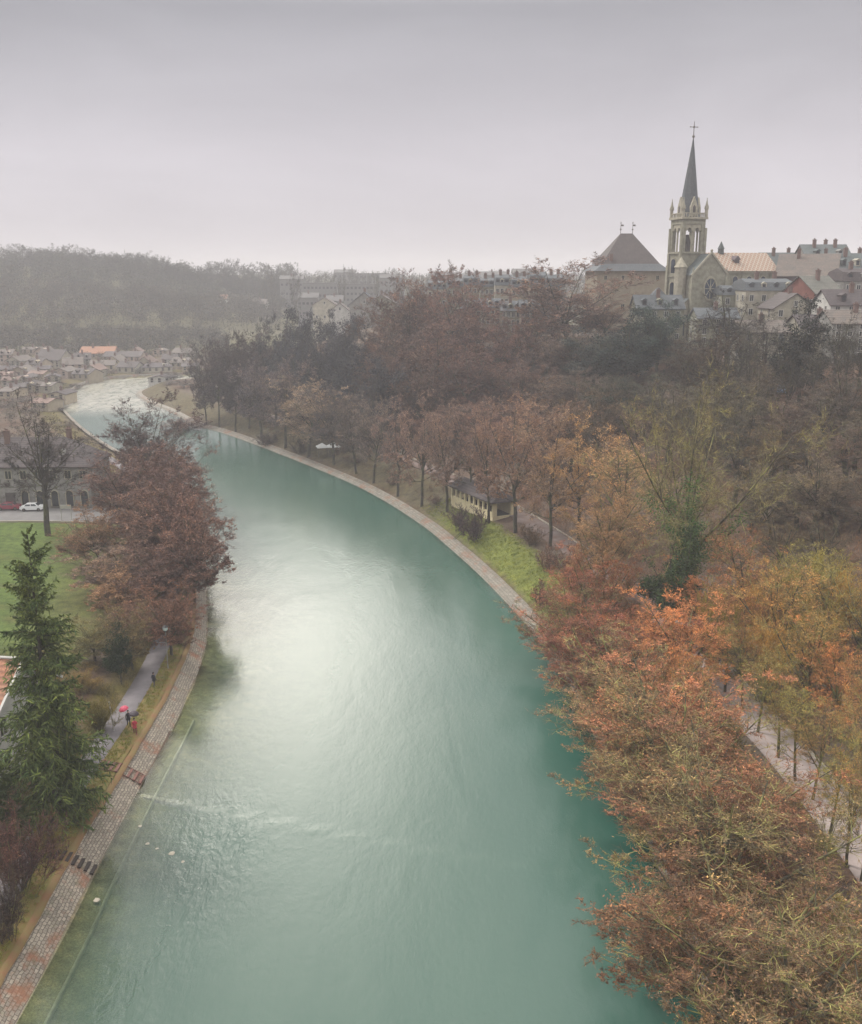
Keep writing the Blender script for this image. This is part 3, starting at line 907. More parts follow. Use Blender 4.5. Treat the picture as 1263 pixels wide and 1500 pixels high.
# right bank, row of slim pale-twigged trees
g = "slim trees in the row along the right bank lane"
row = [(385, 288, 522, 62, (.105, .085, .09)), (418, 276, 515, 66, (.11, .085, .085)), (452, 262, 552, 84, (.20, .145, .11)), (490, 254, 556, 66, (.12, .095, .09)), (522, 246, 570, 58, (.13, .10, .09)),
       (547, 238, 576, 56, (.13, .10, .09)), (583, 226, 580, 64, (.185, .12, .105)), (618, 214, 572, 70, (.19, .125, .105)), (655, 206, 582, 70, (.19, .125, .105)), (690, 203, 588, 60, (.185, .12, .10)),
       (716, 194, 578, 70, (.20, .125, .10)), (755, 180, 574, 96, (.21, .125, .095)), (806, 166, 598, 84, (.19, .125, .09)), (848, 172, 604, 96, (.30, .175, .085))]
lab = ["hazy grey-brown slim tree, furthest of the right bank row", "hazy grey-brown slim tree, second from the far end of the right bank row", "round tan tree whose fanned boughs stand left of the white canopy", "grey slim tree directly behind the white canopy",
       "dark slim tree, first to the right of the white canopy", "dark slim tree, second to the right of the white canopy", "pinkish slim tree with a clear dark trunk at the far end of the leafy bank", "pinkish slim tree midway between white canopy and pavilion",
       "pinkish slim tree at the far end of the cream pavilion", "slim tree standing behind the pavilion roof's left half", "reddish slim tree in front of the pavilion's windows", "reddish tree with forked trunk in front of the pavilion's open gable end",
       "tree with tall bare trunk standing alone right of the pavilion", "golden-tan round tree right of the pavilion, behind the lone bare trunk"]
bases = [640, 648, 655, 664, 676, 688, 706, 722, 735, 738, 760, 776, 802, 790]
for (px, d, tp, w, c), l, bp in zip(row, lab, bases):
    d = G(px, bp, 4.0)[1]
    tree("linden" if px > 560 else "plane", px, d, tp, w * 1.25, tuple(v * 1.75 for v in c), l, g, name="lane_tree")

# dark wood where the river bends
g = "dark hazy trees of the wood at the river bend"
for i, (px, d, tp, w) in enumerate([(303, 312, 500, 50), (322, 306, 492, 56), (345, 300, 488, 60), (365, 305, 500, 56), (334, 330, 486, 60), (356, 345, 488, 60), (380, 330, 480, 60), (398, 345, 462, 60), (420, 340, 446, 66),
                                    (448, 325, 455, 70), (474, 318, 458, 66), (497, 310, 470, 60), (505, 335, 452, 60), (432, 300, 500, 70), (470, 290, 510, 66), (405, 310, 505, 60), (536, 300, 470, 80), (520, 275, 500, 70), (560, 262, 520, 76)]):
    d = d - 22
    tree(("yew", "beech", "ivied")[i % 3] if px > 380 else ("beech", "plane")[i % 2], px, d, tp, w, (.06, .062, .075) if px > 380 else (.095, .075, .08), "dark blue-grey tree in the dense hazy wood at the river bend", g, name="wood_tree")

# slope wood under the old town
g = "tall brown trees on the slope below the old town"
slope = [(590, 292, 408, 100), (628, 285, 390, 110), (668, 280, 396, 100), (560, 280, 440, 80), (706, 272, 448, 90), (742, 262, 468, 80), (600, 262, 460, 110), (655, 255, 470, 110), (690, 245, 500, 100), (628, 240, 515, 90), (575, 250, 500, 80), (735, 240, 530, 80), (780, 232, 590, 60)]
for i, (px, d, tp, w) in enumerate(slope):
    tree("beech" if i % 4 else "plane", px, d, tp, w * 1.15, (.185 + .015 * (i % 3), .118, .100), "brown-twigged tree in the dense wood on the slope below the old town", g, name="slope_tree")
tree("beech", 832, 262, 376, 180, (.20, .125, .105), "huge spreading brown tree with pale forked boughs left of the pyramid roof", name="old_tree")
tree("ivied", 795, 248, 560, 80, (.10, .085, .06), "low brown-green tree at the foot of the huge spreading tree", name="slope_tree")
tree("yew", 868, 232, 478, 96, (.05, .06, .055), "dark green tree below the pyramid-roofed hall", name="evergreen_tree")
tree("ivied", 915, 225, 446, 100, BG, "bluish dark evergreen left of the church front", name="evergreen_tree")
tree("yew", 962, 222, 440, 84, BG, "bluish dark evergreen with pointed top just below the church tower", name="evergreen_tree")
tree("yew", 905, 205, 560, 110, (.055, .06, .045), "dark broad evergreen beneath the bluish pair, behind the orange tree", name="evergreen_tree")
tree("bare", 1062, 205, 422, 130, (.060, .056, .056), "bare dark tree rising in front of the church nave", name="bare_tree")
tree("plane", 1025, 190, 472, 100, (.12, .09, .07), "low bare grey tree under the church's round window", name="bare_tree")
tree("gaunt", 1118, 186, 455, 76, (.08, .075, .07), "slim bare tree left of the dark pine by the blue car", name="bare_tree")
pine = tree("ivied", 1170, 176, 428, 92, (.030, .034, .032), "black pine with layered tufts beside the red house", name="pine_tree")
tree("bare", 1222, 178, 455, 90, (.13, .12, .10), "pale-stemmed bare tree in front of the red house's right side", name="bare_tree")
tree("bare", 1258, 170, 480, 90, (.11, .10, .09), "bare grey tree cut by the right edge below the rooftops", name="bare_tree")

# right slope, grey-brown thicket of trees
g = "grey-brown trees on the slope right of the ivy-clad tree"
for i, (px, d, tp, w, c) in enumerate([(1105, 165, 560, 110, GB), (1160, 160, 575, 100, (.15, .10, .085)), (1215, 158, 545, 110, (.14, .095, .085)), (1262, 150, 560, 110, GB), (1120, 146, 620, 110, (.17, .12, .07)), (1180, 142, 620, 100, GB),
                                       (1238, 138, 625, 120, (.16, .105, .085)), (1130, 132, 690, 100, GB), (1200, 130, 690, 110, (.13, .09, .075)), (1262, 124, 690, 100, GB), (1075, 172, 545, 90, (.14, .12, .085)), (1030, 165, 570, 80, (.15, .13, .09)), (975, 178, 560, 90, (.14, .11, .08))]):
    tree(("gaunt", "plane", "bare")[i % 3], px, d, tp, w, c, "grey-brown tree in the thicket on the slope at right, below the old town houses", g, name="slope_tree")

# near right: the big mossy tree with ivy
big = tree("arching", 1000, 117, 530, 285, (.36, .29, .15), "great arching tree with ivy-clad trunk and yellow-green boughs, tallest on the right bank", name="ivy_clad_tree")
tree("oak", 905, 142, 640, 150, (.46, .27, .16), "peach-orange tree left of the great ivy-clad tree", name="orange_tree")
tree("maple", 880, 128, 700, 130, (.38, .23, .14), "salmon-brown tree below the peach-orange one at the bank's bend", name="orange_tree")
tree("ivied", 985, 108, 760, 100, (.055, .09, .035), "dark ivy-smothered tree beneath the great arching tree", name="ivy_tree")
tree("maple", 868, 110, 800, 130, (.28, .115, .07), "deep red-brown tree overhanging the water at the end of the grass bank", name="red_tree")
tree("maple", 905, 100, 880, 120, (.26, .10, .055), "dark russet tree leaning over the river, right of the deep red one", name="red_tree")
tree("oak", 1080, 108, 775, 130, (.42, .18, .10), "light red tree right of the ivy-smothered trunk", name="orange_tree")
tree("maple", 1010, 92, 860, 150, (.52, .22, .11), "bright orange tree in the centre of the right bank wood", name="orange_tree")
tree("oak", 1130, 96, 820, 150, (.50, .26, .10), "orange and gold tree above the near stretch of the lane", name="gold_tree")
tree("ash", 1200, 100, 790, 150, YG, "yellow-green upright tree in the upper right wood", name="yellow_tree")
tree("ash", 1250, 94, 830, 130, YO, "golden upright tree cut by the right edge", name="yellow_tree")
g = "red and gold trees of the near wood between river and lane"
near = [(960, 86, 925, 110, "maple", (.46, .20, .10)), (1000, 82, 960, 120, "oak", (.40, .18, .08)), 
        (985, 75, 1060, 120, "oak", (.30, .20, .07)), (1040, 72, 1080, 110, "maple", (.38, .18, .10)),
        (1015, 67, 1140, 130, "ash", (.30, .22, .08)), 
        (985, 62, 1240, 130, "oak", (.24, .12, .07)), (1050, 60, 1230, 130, "maple", (.30, .15, .08)),
        (1040, 55, 1330, 140, "ash", (.24, .14, .08)),
        (1090, 48, 1420, 150, "oak", (.28, .15, .08)), (1180, 48, 1400, 150, "slender", (.44, .30, .09)), (1245, 50, 1340, 120, "slender", (.50, .40, .12))]
for i, (px, d, tp, w, k, c) in enumerate(near):
    hue = "red-leaved" if c[1] < .15 else ("olive and gold" if c[1] > .2 else "russet")
    tree(k, px, d, tp, w, c, f"{hue} mossy tree in the near wood between the river and the lane", g + ", " + hue, name="bank_tree")
g = "trees beyond the lane at the right edge"
for i, (px, d, tp, w, k, c) in enumerate([(1175, 84, 880, 130, "oak", (.40, .24, .09)), (1235, 80, 920, 130, "maple", (.42, .19, .09)), (1262, 72, 960, 120, "oak", (.36, .20, .09)), (1262, 60, 1100, 90, "ash", (.3, .16, .08))]):
    tree(k, px, d, tp, w, c, "gold-brown tree standing beyond the lane at the right edge", g, name="lane_side_tree")

g = "pinkish trees between the lane and the slope wood"
for i, (px, d, tp, w, c) in enumerate([(560, 258, 590, 70, PK), (600, 246, 592, 70, PK), (640, 236, 590, 76, RB), (680, 228, 586, 80, PK), (720, 220, 590, 80, RB), (765, 210, 585, 84, PK), (800, 200, 584, 90, (.26, .16, .11)), (835, 196, 582, 90, (.24, .14, .10)), (870, 190, 560, 90, (.18, .13, .09)),
                                       (700, 250, 530, 90, RB), (745, 245, 540, 80, RB), (785, 238, 550, 80, (.17, .12, .09)), (650, 262, 520, 80, RB)]):
    tree(("beech", "plane")[i % 2], px, d, tp, w * 1.1, tuple(v * 1.2 for v in c), "pinkish brown tree in the belt behind the lane, below the slope wood", g, name="slope_tree")
g = "russet trees behind the left bank row"
for px, d, tp, w, c in [(150, 140, 740, 110, (.24, .14, .09)), (215, 144, 720, 110, (.20, .11, .08)), (238, 160, 660, 110, (.18, .10, .08)), (285, 128, 790, 80, (.20, .095, .075)), (190, 172, 650, 100, (.15, .09, .085)), (270, 150, 700, 96, (.17, .095, .08)), (205, 112, 880, 90, (.22, .12, .085)), (255, 116, 880, 80, (.18, .09, .07))]:
    tree("plane" if px % 2 else "beech", px, d, tp, w, c, "russet tree filling the gaps behind the left bank row", g, name="riverside_tree")
for px, d, tp, w, c, lb in [(252, 108, 845, 95, (.21, .11, .08), "reddish tree at the near end of the left row leaning over the stone bank"), (195, 103, 880, 80, (.20, .15, .08), "olive-brown tree between the ivy tree and the reddish ones"), (140, 104, 900, 80, (.16, .14, .06), "greenish-brown tree right behind the tall spruce"), (170, 118, 830, 100, (.26, .15, .09), "light russet tree at the meadow's near corner")]:
    tree("beech", px, d, tp, w, c, lb, name="riverside_tree")
g = "slim bare trees before the old town houses"
for px, d, tp, w in [(1095, 178, 475, 56), (1190, 168, 500, 60), (1235, 165, 470, 60), (1080, 196, 470, 66), (1000, 200, 500, 80)]:
    tree("gaunt", px, d, tp, w, (.11, .10, .085), "slim bare grey tree among others before the old town houses", g, name="bare_tree")
g = "slim mossy trees standing along the near lane"
for i, (px, d, tp, w, c) in enumerate([(1062, 92, 900, 70, YG), (1088, 88, 905, 70, OR), (1110, 83, 935, 70, YG), (1140, 78, 960, 76, YO), (1165, 74, 990, 76, YG), (1190, 71, 1010, 80, (.40, .22, .09)), (1215, 66, 1060, 80, YG), (1240, 62, 1090, 80, YO), (1150, 66, 1130, 80, OR), (1205, 60, 1180, 80, YG)]):
    tree("slender", px, d, tp, w, c, "slim upright mossy tree between the near wood and the lane", g, name="lane_tree")

g = "trees leaning out from the right bank over the river"
for i, (x, y, H, W, k, c) in enumerate([(19.8, 43.5, 13, 16, "oak", (.24, .15, .10)), (19.6, 50, 13, 17, "maple", (.24, .13, .09)), (20.0, 57, 13, 17, "oak", (.24, .17, .10)), (19.6, 64, 14, 16.5, "maple", (.27, .13, .09)), (19.8, 71, 13, 16, "oak", (.28, .17, .10)),
                                        (19.0, 78, 14, 16, "maple", (.32, .14, .09)), (18.8, 85.5, 13, 15, "ash", (.26, .18, .10)), (17.9, 93, 12, 15, "maple", (.26, .11, .08)), (17.4, 100, 12, 14.5, "maple", (.23, .09, .07)), (16.9, 107, 11, 13, "oak", (.24, .11, .08)), (18.6, 112, 11, 12, "maple", (.25, .10, .075)), (18.7, 67.5, 11, 14, "oak", (.26, .17, .10)), (18.2, 82, 11, 14, "oak", (.26, .15, .10)), (17.6, 96.5, 10, 13, "maple", (.24, .10, .075)), (17.9, 75, 10, 13, "maple", (.30, .14, .09))]):
    tree(k, 0, 0, 0, 0, c, "twiggy mossy tree leaning out from the right bank over the river", g, name="leaning_tree", xy=(x, y), hw=(H, W))

g = "yellowish upright saplings in the near wood"
for px, d, tp, w, c in [(1045, 97, 860, 60, YG), (1100, 100, 850, 60, YO), (1150, 104, 815, 70, YG), (1195, 106, 800, 70, YG), (1232, 100, 830, 70, YO), (1180, 92, 880, 70, YG), (1120, 90, 900, 60, YO), (1060, 76, 1040, 60, YG),
                        (1080, 62, 1210, 70, YG), (1225, 52, 1310, 90, YG), (1150, 50, 1400, 90, YO), (1240, 48, 1400, 90, YG), (930, 112, 880, 60, (.3, .2, .1))]:
    tree("thicket", px, d, tp, w, c, "yellowish multi-stemmed sapling in the near wood on the right bank", g, cat="sapling", name="sapling")
g = "bright orange-red crowns in the right bank wood"
for px, d, tp, w, c in [(1035, 104, 830, 120, (.52, .22, .11)), (985, 94, 900, 120, (.56, .20, .10)), (1080, 96, 860, 120, (.50, .24, .12)), (950, 88, 970, 110, (.50, .18, .09)), (870, 122, 760, 110, (.42, .25, .15))]:
    tree("maple", px, d, tp, w, c, "orange-red twigged tree whose crown glows in the right bank wood", g, name="orange_tree")
g = "bare trees scattered up the right slope"
for px, d, tp, w, c in [(1090, 158, 560, 110, (.20, .17, .12)), (1150, 150, 590, 110, (.22, .16, .12)), (1205, 150, 560, 110, (.18, .15, .12)), (1250, 140, 600, 110, (.20, .16, .12)), (1100, 138, 660, 100, (.22, .17, .11)), (1165, 132, 680, 100, (.20, .15, .11)), (1225, 126, 700, 110, (.22, .16, .12)), (1140, 118, 740, 100, (.24, .18, .11)), (1200, 116, 745, 100, (.20, .15, .10)),
                        (1040, 176, 530, 90, (.20, .17, .12)), (960, 196, 540, 90, (.18, .14, .11)), (930, 182, 590, 90, (.24, .16, .11)), (880, 205, 545, 90, (.17, .13, .11))]:
    tree("gaunt" if px % 20 else "bare", px, d, tp, w, c, "bare tree with forked grey limbs standing on the right slope", g, name="bare_tree")
g = "tangled trees at the top of the slope under the old town"
for i, (px, d, tp, w, c) in enumerate([(770, 262, 452, 80, RB), (800, 256, 476, 80, (.18, .12, .10)), (845, 246, 478, 90, (.17, .12, .10)), (880, 258, 440, 80, (.19, .125, .10)), (905, 240, 492, 90, (.09, .10, .08)), (940, 236, 480, 80, (.08, .095, .085)), (985, 226, 492, 80, (.08, .09, .075)), (1015, 216, 505, 90, (.12, .11, .09)), (1050, 200, 520, 90, (.14, .12, .10)),
                                       (760, 236, 520, 90, (.19, .12, .10)), (815, 226, 545, 90, (.21, .14, .11)), (850, 218, 540, 90, (.16, .12, .10)), (900, 205, 540, 100, (.12, .12, .09)), (945, 200, 545, 90, (.10, .105, .08)), (1000, 185, 560, 100, (.15, .14, .10)), (1060, 176, 570, 90, (.17, .15, .11))]):
    tree(("plane", "ivied", "beech")[i % 3], px, d, tp, w, c, "tangled tree at the top of the slope between the spreading tree and the church", g, name="slope_tree")

tree("beech", 0, 0, 0, 0, (.20, .115, .095), "dark red-brown tree rooted in the bank paving's upper edge, overhanging the water", name="riverside_tree", xy=(-34.0, 126.0), hw=(17, 12))
tree("beech", 0, 0, 0, 0, (.17, .10, .09), "reddish-purple tree on the bank just past the overhanging one", name="riverside_tree", xy=(-37.5, 137.0), hw=(18, 12))

for px, d, tp, w, c, lb in [(1150, 168, 500, 90, (.10, .085, .07), "dark bare tree with widely forked limbs just below the blue car"), (1105, 172, 505, 80, (.20, .155, .12), "pale brown bare tree left of the black pine's foot"), (1230, 150, 520, 110, (.15, .115, .10), "tall purplish bare tree near the right edge, in front of the pale houses"),
                            (1075, 150, 600, 100, (.09, .08, .065), "dark bare tree rising right behind the great ivy-clad tree"), (1190, 128, 640, 110, (.24, .185, .13), "tan bare tree high on the right slope, above the golden crowns")]:
    tree("bare", px, d, tp, w, c, lb, name="bare_tree")
# ------------------------------------------------------------------ buildings
def roof_mat(name, c1, c2, row=0.35):
    m, nt, b = new_mat(name)
    oc = objcoord(nt)
    wv = nt.nodes.new("ShaderNodeTexWave"); wv.wave_type = 'BANDS'; wv.bands_direction = 'Z'
    wv.inputs["Scale"].default_value = 1 / row / 3; wv.inputs["Distortion"].default_value = 1.0; wv.inputs["Detail"].default_value = 2
    nt.links.new(oc, wv.inputs["Vector"])
    f = noise(nt, 0.5, 7, 0.75, oc); f2 = noise(nt, 4.0, 3, 0.7, oc)
    c = mixc(nt, ramp(nt, f, [(0.35, 0), (0.65, 1)]), c1, c2)
    c = mixc(nt, 0.8, c, ramp(nt, f2, [(0.3, (.6, .6, .6)), (0.7, (1.3, 1.3, 1.3))]), 'MULTIPLY')
    c = mixc(nt, 0.4, c, wv.outputs[0], 'MULTIPLY')
    nt.links.new(c, b.inputs["Base Color"]); b.inputs["Roughness"].default_value = 0.8
    return m


def tile_pattern():
    """church roof: diamonds of salmon and cream tiles"""
    m, nt, b = new_mat("patterned_tiles")
    uv = nt.nodes.new("ShaderNodeTexCoord").outputs["UV"]
    sx = nt.nodes.new("ShaderNodeSeparateXYZ"); nt.links.new(uv, sx.inputs[0])
    def tri(v, s):
        return math_n(nt, 'PINGPONG', math_n(nt, 'MULTIPLY', v, s), 1.0)
    d = math_n(nt, 'ADD', tri(sx.outputs[0], 1.7), tri(sx.outputs[1], 1.15))
    k = math_n(nt, 'LESS_THAN', math_n(nt, 'ABSOLUTE', math_n(nt, 'SUBTRACT', d, 1.0)), 0.23)
    c = mixc(nt, k, (0.29, 0.16, 0.11), (0.40, 0.35, 0.27))
    c = mixc(nt, 0.6, c, ramp(nt, noise(nt, 2.0, 5, 0.7, uv), [(0.3, (.6, .6, .6)), (0.7, (1.25, 1.25, 1.25))]), 'MULTIPLY')
    nt.links.new(c, b.inputs["Base Color"]); b.inputs["Roughness"].default_value = 0.6
    return m


def glass_mat(name, col=(0.03, 0.035, 0.04)):
    m, nt, b = new_mat(name)
    b.inputs["Base Color"].default_value = (*col, 1); b.inputs["Roughness"].default_value = 0.12; b.inputs["Specular IOR Level"].default_value = 0.6
    return m


M_sand = simple("greenish_sandstone", (0.33, 0.31, 0.235), 0.9, 0.4, 0.9, bmp=0.4)
M_sand2 = simple("pale_sandstone", (0.43, 0.39, 0.30), 0.9, 0.35, 1.2, bmp=0.3)
M_slate = roof_mat("slate", (0.085, 0.10, 0.11), (0.13, 0.135, 0.14))
M_slateg = roof_mat("green_slate", (0.10, 0.125, 0.12), (0.14, 0.15, 0.15))
M_tred = roof_mat("brown_red_tiles", (0.082, 0.066, 0.062), (0.115, 0.092, 0.085))
M_torg = roof_mat("orange_tiles", (0.42, 0.17, 0.09), (0.34, 0.19, 0.12))
M_tgry = roof_mat("weathered_tiles", (0.13, 0.112, 0.10), (0.20, 0.155, 0.125))
M_tdrk = roof_mat("dark_tiles", (0.06, 0.048, 0.05), (0.10, 0.075, 0.072))
M_tgrn = roof_mat("mossy_tiles", (0.155, 0.155, 0.13), (0.21, 0.195, 0.165))
M_cream = simple("cream_render", (0.44, 0.40, 0.32), 0.9, 0.45, 0.6)
M_white = simple("white_render", (0.58, 0.56, 0.52), 0.85, 0.35, 0.6)
M_tan = simple("tan_render", (0.33, 0.275, 0.20), 0.9, 0.25, 0.6)
M_gryw = simple("grey_render", (0.30, 0.29, 0.265), 0.9, 0.45, 0.6)
M_purp = simple("purple_grey_firewall", (0.15, 0.115, 0.12), 0.9, 0.3, 0.5)
M_redw = simple("red_render", (0.27, 0.115, 0.09), 0.9, 0.35, 0.7)
M_olvw = simple("olive_sandstone", (0.26, 0.255, 0.19), 0.9, 0.35, 0.7)
M_brick = simple("chimney_brick", (0.20, 0.13, 0.11), 0.9, 0.3, 2.0)
M_wfr = simple("white_window_wood", (0.52, 0.50, 0.46), 0.6, 0.1, 3.0)
M_shut = simple("dark_shutter", (0.09, 0.08, 0.075), 0.8, 0.2, 3.0)
M_glass = glass_mat("window_glass")
M_lead = glass_mat("stained_glass", (0.05, 0.07, 0.10))
M_iron = simple("dark_iron", (0.05, 0.05, 0.05), 0.5, 0.2, 5.0, metal=0.6)
M_gilt = simple("aged_metal", (0.16, 0.14, 0.12), 0.5, 0.2, 5.0, metal=0.5)

_win_cache = {}


def win_mesh(w, h, mats, t=0.10):
    key = (round(w, 2), round(h, 2), mats[0].name)
    if key not in _win_cache:
        f = MB()
        e = 0.12
        f.box(-w / 2 - e, -w / 2, -t, 0, -e, h + e); f.box(w / 2, w / 2 + e, -t, 0, -e, h + e)
        f.box(-w / 2, w / 2, -t, 0, h, h + e); f.box(-w / 2, w / 2, -t - .06, 0, -e, 0)
        f.box(-.035, .035, -t + .03, 0, 0, h)
        p = MB(); p.quad([(-w / 2, -.02, 0), (w / 2, -.02, 0), (w / 2, -.02, h), (-w / 2, -.02, h)])
        _win_cache[key] = (f.mesh("window", mats[0]), p.mesh("pane", M_glass))
    return _win_cache[key]


def put_window(parent, x, y, z, w, h, rz=0.0, mat=None, sub=True, name="window"):
    f, p = win_mesh(w, h, [mat or M_wfr])
    o = link(name, f, parent); o.location = (x, y, z); o.rotation_euler = (0, 0, rz)
    q = link("pane", p, o)
    return o


def house(px, dist, W, D, ridge, eave, label, yaw=0.0, wall=None, roof=None, group=None, cat="house", kind="gable", floors=3, cols=3, chim=1, dorm=0, z0=None, along='x', winm=None, name="house", over=0.4, side_win=True, zr=None, ze=None, ww=0.9, wh=1.4):
    """a house whose ridge and eave reach those photo rows at its own distance; x along the front, y into depth"""
    wall = wall or M_cream; roof = roof or M_tgry
    zz = 10.0
    for _ in range(2):
        x, y = XY(px, dist, zz); zz = hz(x, y)
    while zz < 0.6 and dist < 600: dist += 4; x, y = XY(px, dist, zz); zz = hz(x, y)
    if z0 is None: z0 = zz
    if zr is None: zr = ZAT(ridge, dist + D / 2)
    if ze is None: ze = ZAT(eave, dist)
    ze = max(ze, z0 + 2.5); zr = max(zr, ze + 1.0)
    root = empty(name, (x, y, z0), yaw)
    tag(root, label, cat, group)
    h, r = ze - z0, zr - z0
    wb = MB(); wb.box(-W / 2, W / 2, 0, D, -3.0, h)
    rb = MB(); o = over; t = 0.22
    if kind == "gable" and along == 'x':
        for s in (-1, 1):       # gable triangles, set into the walls' top
            wb.quad([(s * (W / 2), 0, h), (s * (W / 2), D, h), (s * (W / 2), D / 2, r - .05)])
        sl = (r - h) / (D / 2)
        for y0, y1 in ((-o, D / 2), (D + o, D / 2)):
            za = h - o * sl; zb = r
            rb.quad([(-W / 2 - o, y0, za + .02), (W / 2 + o, y0, za + .02), (W / 2 + o, y1, zb), (-W / 2 - o, y1, zb)])
            rb.quad([(-W / 2 - o, y0, za + t), (W / 2 + o, y0, za + t), (W / 2 + o, y1, zb + t), (-W / 2 - o, y1, zb + t)])
            rb.quad([(-W / 2 - o, y0, za + .02), (W / 2 + o, y0, za + .02), (W / 2 + o, y0, za + t), (-W / 2 - o, y0, za + t)])
            for s in (-1, 1):
                rb.quad([(s * (W / 2 + o), y0, za + .02), (s * (W / 2 + o), y1, zb), (s * (W / 2 + o), y1, zb + t), (s * (W / 2 + o), y0, za + t)])
    elif kind == "gable":
        for y_ in (0, D):
            wb.quad([(-W / 2, y_, h), (W / 2, y_, h), (0, y_, r - .05)])
        sl = (r - h) / (W / 2)
        for s in (-1, 1):
            x0 = s * (W / 2 + o); za = h - o * sl
            rb.quad([(x0, -o, za + .02), (x0, D + o, za + .02), (0, D + o, r), (0, -o, r)])
            rb.quad([(x0, -o, za + t), (x0, D + o, za + t), (0, D + o, r + t), (0, -o, r + t)])
            rb.quad([(x0, -o, za + .02), (x0, D + o, za + .02), (x0, D + o, za + t), (x0, -o, za + t)])
            for y_ in (-o, D + o):
                rb.quad([(x0, y_, za + .02), (0, y_, r), (0, y_, r + t), (x0, y_, za + t)])
    elif kind == "hip":
        k = min(D, W) / 2 * 0.95
        if W >= D:
            a, b_ = (-W / 2 + k, D / 2), (W / 2 - k, D / 2)
        else:
            a, b_ = (0, k), (0, D - k)
        c = [(-W / 2 - o, -o), (W / 2 + o, -o), (W / 2 + o, D + o), (-W / 2 - o, D + o)]
        z1 = h + .02
        if W >= D:
            rb.quad([(*c[0], z1), (*c[1], z1), (*b_, r), (*a, r)]); rb.quad([(*c[2], z1), (*c[3], z1), (*a, r), (*b_, r)])
            rb.quad([(*c[1], z1), (*c[2], z1), (*b_, r)]); rb.quad([(*c[3], z1), (*c[0], z1), (*a, r)])
        else:
            rb.quad([(*c[1], z1), (*c[2], z1), (*b_, r), (*a, r)]); rb.quad([(*c[3], z1), (*c[0], z1), (*a, r), (*b_, r)])
            rb.quad([(*c[0], z1), (*c[1], z1), (*a, r)]); rb.quad([(*c[2], z1), (*c[3], z1), (*b_, r)])
        rb.box(-W / 2 - o, W / 2 + o, -o, D + o, h - .2, h + .01)
    elif kind == "mansard":
        m1 = h + (r - h) * .72; i = 1.3
        base = [(-W / 2 - .2, -.2), (W / 2 + .2, -.2), (W / 2 + .2, D + .2), (-W / 2 - .2, D + .2)]
        mid = [(-W / 2 + .1, i), (W / 2 - .1, i), (W / 2 - .1, D - i), (-W / 2 + .1, D - i)]
        rb.prism(base, h + .02, m1, 0, mid)
        rb.prism(mid, m1 + .003, r, 0, [(-W / 2 + .3, D / 2 - .2), (W / 2 - .3, D / 2 - .2), (W / 2 - .3, D / 2 + .2), (-W / 2 + .3, D / 2 + .2)])
    else:
        rb.box(-W / 2 - .2, W / 2 + .2, -.2, D + .2, h + .003, h + .45)
    wo = wb.build("wall", wall, root)
    ro = rb.build("roof", roof, root)
    for i in range(chim):
        cb = MB(); cx = (-.35 + .7 * ((i + .5) / max(chim, 1) + .13 * (i % 2))) * W; cy = D * (.4 + .2 * (i % 2))
        cb.box(cx - .45, cx + .45, cy - .35, cy + .35, r - 2.2, r + 1.3); cb.box(cx - .55, cx + .55, cy - .45, cy + .45, r + 1.3, r + 1.5)
        cb.box(cx - .25, cx - .05, cy - .1, cy + .1, r + 1.5, r + 1.9); cb.box(cx + .08, cx + .28, cy - .1, cy + .1, r + 1.5, r + 1.8)
        cb.build("chimney", M_brick, ro)
    for i in range(dorm):
        db = MB(); dx = -W / 2 + W * (i + .5) / dorm
        zb = h + (0.35 if kind == "mansard" else (r - h) * .22); dh = min(1.5, (r - h) * .45)
        db.box(dx - .6, dx + .6, .45 if kind == "mansard" else .9, 3.0, zb, zb + dh)
        db.prism([(dx - .75, .3), (dx + .75, .3), (dx + .75, 3.2), (dx - .75, 3.2)], zb + dh + .003, zb + dh + .5, 0, [(dx - .02, .3), (dx + .02, .3), (dx + .02, 3.2), (dx - .02, 3.2)])
        d_o = db.build("dormer", wall if i % 2 else roof, ro)
        pm = MB(); pm.box(dx - .38, dx + .38, (.45 if kind == "mansard" else .9) - .03, .5 if kind == "mansard" else .95, zb + .25, zb + dh - .1)
        pm.build("dormer_window", M_glass, root)
    fh = (h - .6) / max(floors, 1)
    wh_ = min(wh, fh * .62)
    for f in range(floors):
        for c in range(cols):
            wx_ = -W / 2 + W * (c + .5) / cols
            put_window(root, wx_, 0, .8 + f * fh + (fh - wh_) * .35, ww, wh_, mat=winm)
        if side_win and floors * cols < 24:
            for s, rz in ((-1, -PI / 2), (1, PI / 2)):
                nside = max(1, int(D // 4))
                for c in range(nside):
                    put_window(root, s * W / 2, D * (c + .5) / nside, .8 + f * fh + (fh - wh_) * .35, ww, wh_, rz, mat=winm)
    if kind == "gable" and along == 'y' and r - h > 2.6:
        put_window(root, 0, 0, h + .5, ww * .8, min(1.2, wh_), mat=winm)
    return root


def arch_pts(w, h, n=6, y=0.0, pointed=False):
    """outline of a round-headed opening, x-z, anticlockwise from bottom left, w wide, h to the crown"""
    r = w / 2
    pts = [(-r, 0), (r, 0)]
    for i in range(n + 1):
        a = PI * i / n
        zz = math.sin(a) * r * (1.35 if pointed else 1)
        pts.append((r * math.cos(a), h - r * (1.35 if pointed else 1) + zz))
    return pts


